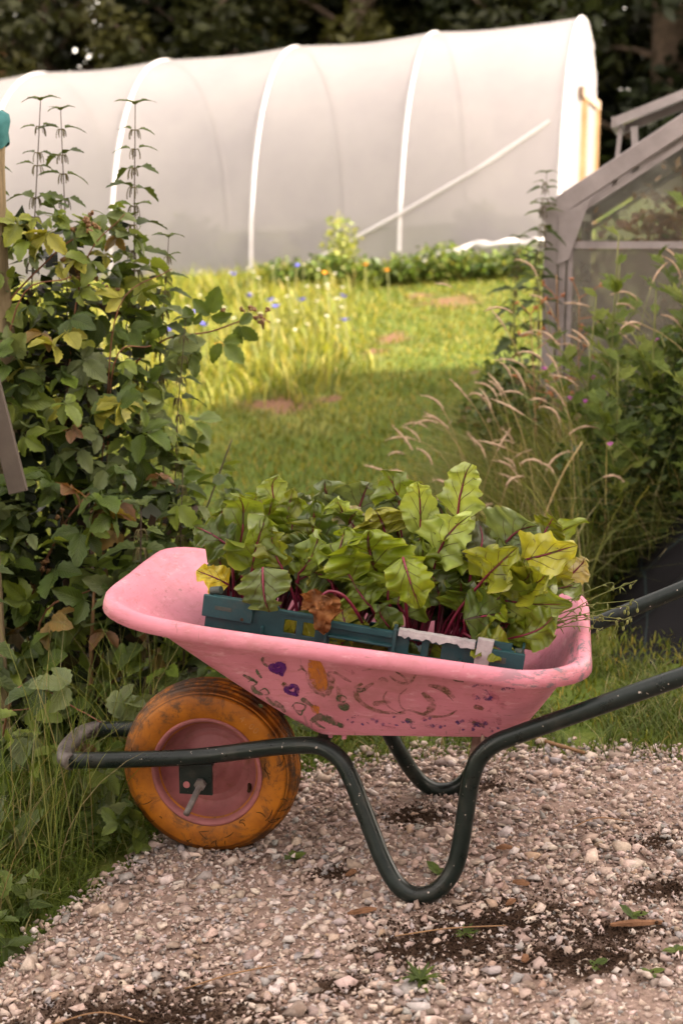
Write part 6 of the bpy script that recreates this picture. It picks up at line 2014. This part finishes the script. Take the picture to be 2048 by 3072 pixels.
def thistle_leaf_mesh(seed):
    rnd = random.Random(seed)
    V, F, UV = [], [], []
    L = 0.085
    n = 7
    parts = []
    for k in range(n):
        v = k / (n - 1)
        for s in (-1, 1):
            l = 0.030 * math.sin(math.pi * (0.2 + 0.75 * v)) * rnd.uniform(0.8, 1.2)
            M = Matrix.Translation((0, v * L * 0.85, -0.25 * L * v * v)) @ Matrix.Rotation(-s * R(58 - 25 * v), 4, 'Z') @ Matrix.Rotation(R(rnd.uniform(0, 25)), 4, 'X')
            parts.append((small_leaf(l, l * 0.5, seed * 20 + k, 4, 3, serr=0.0, fold=0.2, bend=0.1), M))
    M = Matrix.Translation((0, 0, 0))
    parts.append((small_leaf(L * 1.1, 0.012, seed, 6, 3, serr=0, fold=0.2, bend=0.25), M))
    return mesh("thistle_leaf", *compound(parts), mats=('nettle_leaf',))
THI = [thistle_leaf_mesh(s) for s in range(4)]
def thistle(label, foot, top, nodes, flowers, seed, scale=1.0):
    rnd = random.Random(seed)
    t = thing("thistle", label, "thistle", foot, 0, "thistles in front of the greenhouse")
    b = Vector(top) - Vector(foot)
    def shoot(a, e, r, n, f0):
        P = catmull([a, (a + e) / 2 + Vector((rnd.uniform(-0.02, 0.02), 0, 0)), e], 6)
        sv, sf = tube_geo(P, [r * (1 - 0.6 * q / len(P)) for q in range(len(P))], 5)
        add("stem", mesh("stem", sv, sf, mats=('green_stem',)), t)
        for k in range(n):
            f = f0 + (1 - f0) * k / (n - 1)
            p = P[int(f * (len(P) - 1))]
            az = k * 2.4 + seed
            d = Vector((math.cos(az), math.sin(az) * 0.8, 0.55 + 0.3 * f))
            c = rnd.choice([(0.11, 0.16, 0.032), (0.16, 0.22, 0.042), (0.22, 0.27, 0.055)])
            add("leaf", THI[rnd.randrange(4)], t, p, aim(d, (0, -0.6, 0.8)), scale * rnd.uniform(0.8, 1.2) * (1.1 - 0.35 * f), c)
        return P
    main = shoot(Vector((0, 0, 0)), b, 0.0055, nodes, 0.3)
    for k in range(4):
        p = main[5 + k]
        e = p + Vector((rnd.uniform(-0.17, 0.17), rnd.uniform(-0.08, 0.05), rnd.uniform(0.08, 0.2)))
        P = shoot(p, e, 0.003, 7, 0.2)
        if k < flowers:
            m = MB(); m.ball(e + Vector((0, 0, 0.008)), 0.009, 7, 5, (0.8, 0.8, 1.2)); bulb = m.build("flower_bulb", 'green_stem', t, smooth=True)
            m = MB()
            for q in range(14):
                d = Vector((rnd.gauss(0, 0.5), rnd.gauss(0, 0.5), 1)).normalized()
                m.tube([e + Vector((0, 0, 0.015)), e + Vector((0, 0, 0.015)) + d * 0.016], [0.0022, 0.0012], 4)
            m.build("flower", 'pink_flower', t)
def make_right():
    specs = [("leafy thistle standing against the greenhouse's lower pane", G(0.98, 5.1), (0.965, 5.05, 1.31), 15, 2, 1),
             ("thistle at the right edge in front of the greenhouse", G(1.19, 5.0), (1.165, 4.95, 1.42), 17, 1, 2),
             ("tallest thistle touching the right edge of the picture", G(1.27, 5.2), (1.24, 5.1, 1.50), 15, 1, 3),
             ("thistle with pink flowers left of the leafy thistle", G(0.86, 5.05), (0.885, 5.0, 1.10), 11, 3, 4),
             ("short thistle between the two leafy thistles", G(1.08, 5.0), (1.07, 4.9, 1.13), 11, 2, 5),
             ("low thistle in the tall grass right of the greenhouse corner", G(0.93, 4.85), (0.93, 4.8, 0.90), 10, 1, 6),
             ("thistle in front of the dark shrub at the right edge", G(1.20, 4.75), (1.19, 4.65, 1.06), 12, 2, 7),
             ("slim thistle leaning in front of the greenhouse brace", G(1.04, 5.3), (1.02, 5.3, 1.22), 13, 2, 8)]
    for (lab, f, tp, n, fl, sd) in specs:
        thistle(lab, f, tp, n, fl, sd, 1.1)
    bushy("shrub", "dense dark green shrub at the right edge above the black fabric", "shrub", G(1.30, 5.0), 0.34, 0.30, 0.92, 5200, 0.042, [(0.05, 0.08, 0.018), (0.08, 0.115, 0.025), (0.03, 0.05, 0.013)], [0.4, 0.35, 0.25], None, 8)
    bushy("shrub", "lower dark shrub left of the black fabric's top edge", "shrub", G(0.98, 4.98), 0.22, 0.2, 0.52, 1500, 0.04, [(0.04, 0.07, 0.016), (0.06, 0.095, 0.022)], [0.5, 0.5], None, 5)
    bushy("shrub", "leafy growth at the foot of the greenhouse corner post", "shrub", G(0.70, 5.9), 0.20, 0.25, 0.62, 1300, 0.05, [(0.055, 0.085, 0.02), (0.09, 0.125, 0.03), (0.16, 0.11, 0.06)], [0.45, 0.4, 0.15], None, 6)
    # dried rusty flower stems by the post
    rnd = random.Random(4)
    labs = ["rusty dried flower stem in front of the greenhouse post", "dried flower stem with brown heads left of the greenhouse post", "thin dried flower stem right of the greenhouse post"]
    for i, (x, y, h) in enumerate(((0.80, 5.3, 1.02), (0.72, 5.4, 0.86), (0.87, 5.35, 0.92))):
        t = thing("dried_flower", labs[i], "dried flower", G(x, y), 0, "dried flower stems by the greenhouse post")
        P = catmull([(0, 0, 0), (0.02, 0, h * 0.5), (rnd.uniform(-0.03, 0.05), 0, h)], 6)
        sv, sf = tube_geo(P, 0.002, 5); add("stem", mesh("stem", sv, sf, mats=('dead_cane',)), t)
        for k in range(9):
            p = P[rnd.randrange(7, len(P))]
            e = p + Vector((rnd.uniform(-0.09, 0.09), rnd.uniform(-0.03, 0.03), rnd.uniform(-0.02, 0.07)))
            mb = MB(); mb.tube([p, e], 0.0012, 4)
            for q in range(6):
                d = Vector((rnd.gauss(0, 1), rnd.gauss(0, 1), rnd.gauss(0, 1))).normalized() * 0.014
                mb.tube([e, e + d], [0.004, 0.001], 4)
            mb.build("flower_head", 'rust_flower', t)
    # one long bleached stem
    t = thing("bleached_stem", "long straight bleached stem slanting across the tall grass", "stem", G(0.62, 4.6))
    P = [(0, 0, 0.15), (0.03, 0, 0.30), (0.10, 0.02, 0.48), (0.17, 0.03, 0.60)]
    MB().tube(catmull(P, 5), 0.003, 5).build("stem", 'straw', t)
make_right()

# ================================================================== FLOWERS IN THE MEADOW
def make_flowers():
    rnd = random.Random(31)
    def flower(name, label, cat, mat, x, y, h, r, group):
        t = thing(name, label, cat, G(x, y), 0, group)
        P = [(0, 0, 0), (rnd.uniform(-0.02, 0.02), 0, h * 0.5), (rnd.uniform(-0.03, 0.03), 0, h)]
        MB().tube(P, 0.003, 4).build("stem", 'green_stem', t)
        m = MB(); e = Vector(P[-1])
        for k in range(9):
            a = 2 * math.pi * k / 9
            d = Vector((math.cos(a), math.sin(a), 0.25 + rnd.uniform(-0.3, 0.4)))
            s = Vector((-math.sin(a), math.cos(a), 0))
            m.geo([e, e + d * r * 0.6 + s * r * 0.28, e + d * r, e + d * r * 0.6 - s * r * 0.28, e + d * r * 0.5 + Vector((0, 0, -0.004))], [(0, 1, 2, 3), (0, 3, 4), (0, 4, 1), (1, 4, 2), (2, 4, 3)])
        m.ball(e, r * 0.3, 6, 4)
        m.build("petals", mat, t)
    blue = [(-1.22, 9.0), (-1.12, 9.2), (-1.05, 8.7), (-1.15, 8.5), (-0.95, 8.9), (-0.85, 8.8), (-0.62, 9.6), (-0.45, 9.3), (-0.42, 8.8), (-0.25, 9.6), (0.02, 9.2), (0.04, 8.6), (-0.75, 10.4), (-1.5, 9.4), (-1.3, 8.3), (-0.35, 10.8), (-1.6, 10.2)]
    for x, y in blue:
        flower("cornflower", "blue cornflower standing in the meadow strip behind the brambles", "flower", 'blue_flower', x, y, rnd.uniform(0.32, 0.46), 0.034, "blue cornflowers in the meadow strip")
    for k in range(46):
        x, y = rnd.uniform(-1.9, 0.1), rnd.uniform(8.4, 11.8)
        flower("daisy", "white daisy in the pale meadow strip left of the lawn", "flower", 'white_flower', x, y, rnd.uniform(0.18, 0.36), 0.018, "white daisies in the meadow strip")
    for x, y in ((-0.70, 8.3), (0.35, 10.9), (-0.1, 11.0), (0.2, 11.3)):
        flower("marigold", "small orange flower dotted in the meadow strip", "flower", 'orange_flower', x, y, 0.3, 0.028, "orange flowers in the meadow strip")
make_flowers()

# ================================================================== BROADLEAF WEEDS IN THE VERGE
def make_verge_weeds():
    rnd = random.Random(58)
    labs = ["at the left edge below the leaning board", "just left of the orange wheel", "under the frame's front bar", "beside the path edge at lower left", "in front of the trailing bramble", "between wheel and brambles",
            "low at the left edge of the picture", "behind the orange wheel", "touching the gravel left of the wheel", "under the tray's front lip", "left of the frame's front bar", "at the path edge nearest the bottom left corner"]
    spots = [(-0.80, 3.15), (-0.52, 3.02), (-0.58, 3.12), (-0.66, 2.68), (-0.62, 3.30), (-0.42, 3.30), (-0.78, 2.75), (-0.30, 3.38), (-0.47, 2.96), (-0.46, 3.42), (-0.72, 2.95), (-0.70, 2.55)]
    for i, (x, y) in enumerate(spots):
        t = thing("verge_weed", "broad leaved green weed in the grass " + labs[i], "weed", G(x, y), 0, "broad leaved weeds in the left verge")
        for k in range(13):
            a = k * 2.4 + i; d = Vector((math.cos(a), math.sin(a), rnd.uniform(0.25, 1.3)))
            c = rnd.choice([(0.09, 0.135, 0.026), (0.13, 0.18, 0.035), (0.065, 0.10, 0.022), (0.15, 0.18, 0.07)])
            add("leaf", (BRAM if i % 3 else NET)[rnd.randrange(5)], t, (rnd.uniform(-0.04, 0.04), rnd.uniform(-0.04, 0.04), rnd.uniform(0.02, 0.10)), aim(d, (rnd.uniform(-0.4, 0.4), -0.5, 1)), rnd.uniform(0.45, 0.8), c)
        for k in range(3):
            MB().tube([(0, 0, 0), (rnd.uniform(-0.03, 0.03), rnd.uniform(-0.03, 0.03), rnd.uniform(0.06, 0.12))], 0.0018, 5).build("stem", 'green_stem', t)
make_verge_weeds()

# ================================================================== SMALL THINGS ON THE GRAVEL
def make_litter():
    rnd = random.Random(77)
    weeds = [("tiny round leaved weed under the near leg loop", 0.165, 2.64, 0.022, 3), ("feathery weed tuft on the gravel near the bottom middle", 0.14, 2.32, 0.05, 44), ("small weed sprig on the dark soil right of the leg", 0.232, 2.475, 0.032, 24),
             ("seedling with two leaf pairs on the gravel at lower right", 0.45, 2.33, 0.03, 4), ("seedling nearest the bottom right corner", 0.54, 2.29, 0.032, 5), ("small leafy weed on the gravel behind the wheel's right", -0.10, 2.86, 0.045, 8),
             ("rosette weed on the gravel at the far right", 0.55, 2.50, 0.035, 7), ("weed sprigs inside the near leg loop", 0.20, 2.74, 0.04, 7), ("grassy weed right of the near leg", 0.27, 2.92, 0.03, 6), ("weed at the bottom right edge of the gravel", 0.60, 2.36, 0.026, 5)]
    for lab, x, y, s, n in weeds:
        t = thing("gravel_weed", lab, "weed", (x, y, gz(x, y) + 0.016), 0, "small weeds on the gravel")
        for k in range(n):
            a = k * 2.4; d = Vector((math.cos(a), math.sin(a), rnd.uniform(0.2, 1.0)))
            l = s * rnd.uniform(0.35, 1.0)
            V, F, UV = small_leaf(l, l * (rnd.uniform(0.4, 0.75) if n < 9 else 0.16), k, 5, 3, serr=0, fold=0.2, bend=0.3)
            c = rnd.choice([(0.10, 0.15, 0.03), (0.14, 0.19, 0.04), (0.08, 0.12, 0.03)])
            add("leaf", mesh("weed_leaf", V, F, UV, mats=('nettle_leaf',)), t, (0, 0, 0), aim(d, (0, -0.2, 1)), 1.0, c)
    chips = [("long splinter of reddish wood on the gravel at lower right", 0.55, 2.46, 0.10, 0.014, 0.1), ("short wood chip on the dark soil", 0.36, 2.66, 0.035, 0.016, -0.4), ("curled bark strip on the gravel left of the leg", 0.04, 2.585, 0.06, 0.014, 0.35), ("small wood chip beside the dark soil patch", 0.33, 2.58, 0.03, 0.010, 0.8),
             ("chip of wood at the bottom right", 0.33, 2.36, 0.026, 0.014, 1.2), ("wood chip behind the near leg", 0.345, 2.83, 0.035, 0.012, 0.1), ("chip of brown wood right of the wheel", 0.02, 2.76, 0.032, 0.013, 0.9)]
    for i, (lab, x, y, l, w, rz) in enumerate(chips):
        V, F = [], []
        n = 7
        for k in range(n):
            u = k / (n - 1) - 0.5
            ww = w * (1 - 0.55 * abs(u * 2) ** 2) * rnd.uniform(0.8, 1.1); h = 0.004 + 0.004 * math.cos(u * 3) * rnd.uniform(0.7, 1.3)
            V += [(u * l, -ww / 2, 0), (u * l, ww / 2, 0.001), (u * l, ww * 0.3, h), (u * l, -ww * 0.35, h * 0.8)]
        for k in range(n - 1):
            for q in range(4):
                F.append((k * 4 + q, k * 4 + (q + 1) % 4, k * 4 + 4 + (q + 1) % 4, k * 4 + 4 + q))
        F += [(3, 2, 1, 0), (n * 4 - 4, n * 4 - 3, n * 4 - 2, n * 4 - 1)]
        o = add("wood_chip", mesh("wood_chip", V, F, smooth=False, mats=('wood_chip',)), None, (x, y, gz(x, y) + 0.021), (0, 0, rz))
        tag(o, lab, "wood chip", "wood chips on the gravel")
    twigs = [("dry orange grass strip curled on the gravel behind the right handle", [(0.42, 3.42), (0.47, 3.47), (0.53, 3.43), (0.60, 3.34)], 0.006), ("thin straw lying across the bottom middle of the gravel", [(0.10, 2.47), (0.2, 2.475), (0.31, 2.49)], 0.0016),
             ("thin straw on the gravel at the bottom left of the wheel", [(-0.28, 2.33), (-0.2, 2.36), (-0.12, 2.40)], 0.0016), ("straw bit on the gravel at far right", [(0.5, 2.9), (0.56, 2.93), (0.63, 2.92)], 0.0016), ("curved straw at the bottom left on the dark soil", [(-0.5, 2.24), (-0.42, 2.26), (-0.34, 2.235)], 0.0014)]
    for lab, pts, r in twigs:
        P = catmull([(a, b, gz(a, b) + 0.026 + 0.006 * math.sin(i * 2)) for i, (a, b) in enumerate(pts)], 5)
        o = MB().tube(P, [r * (0.6 + 0.4 * math.sin(math.pi * (0.1 + 0.8 * q / len(P)))) for q in range(len(P))], 5).build("straw", 'dead_cane', None, smooth=True)
        tag(o, lab, "straw", "straws on the gravel")
make_litter()
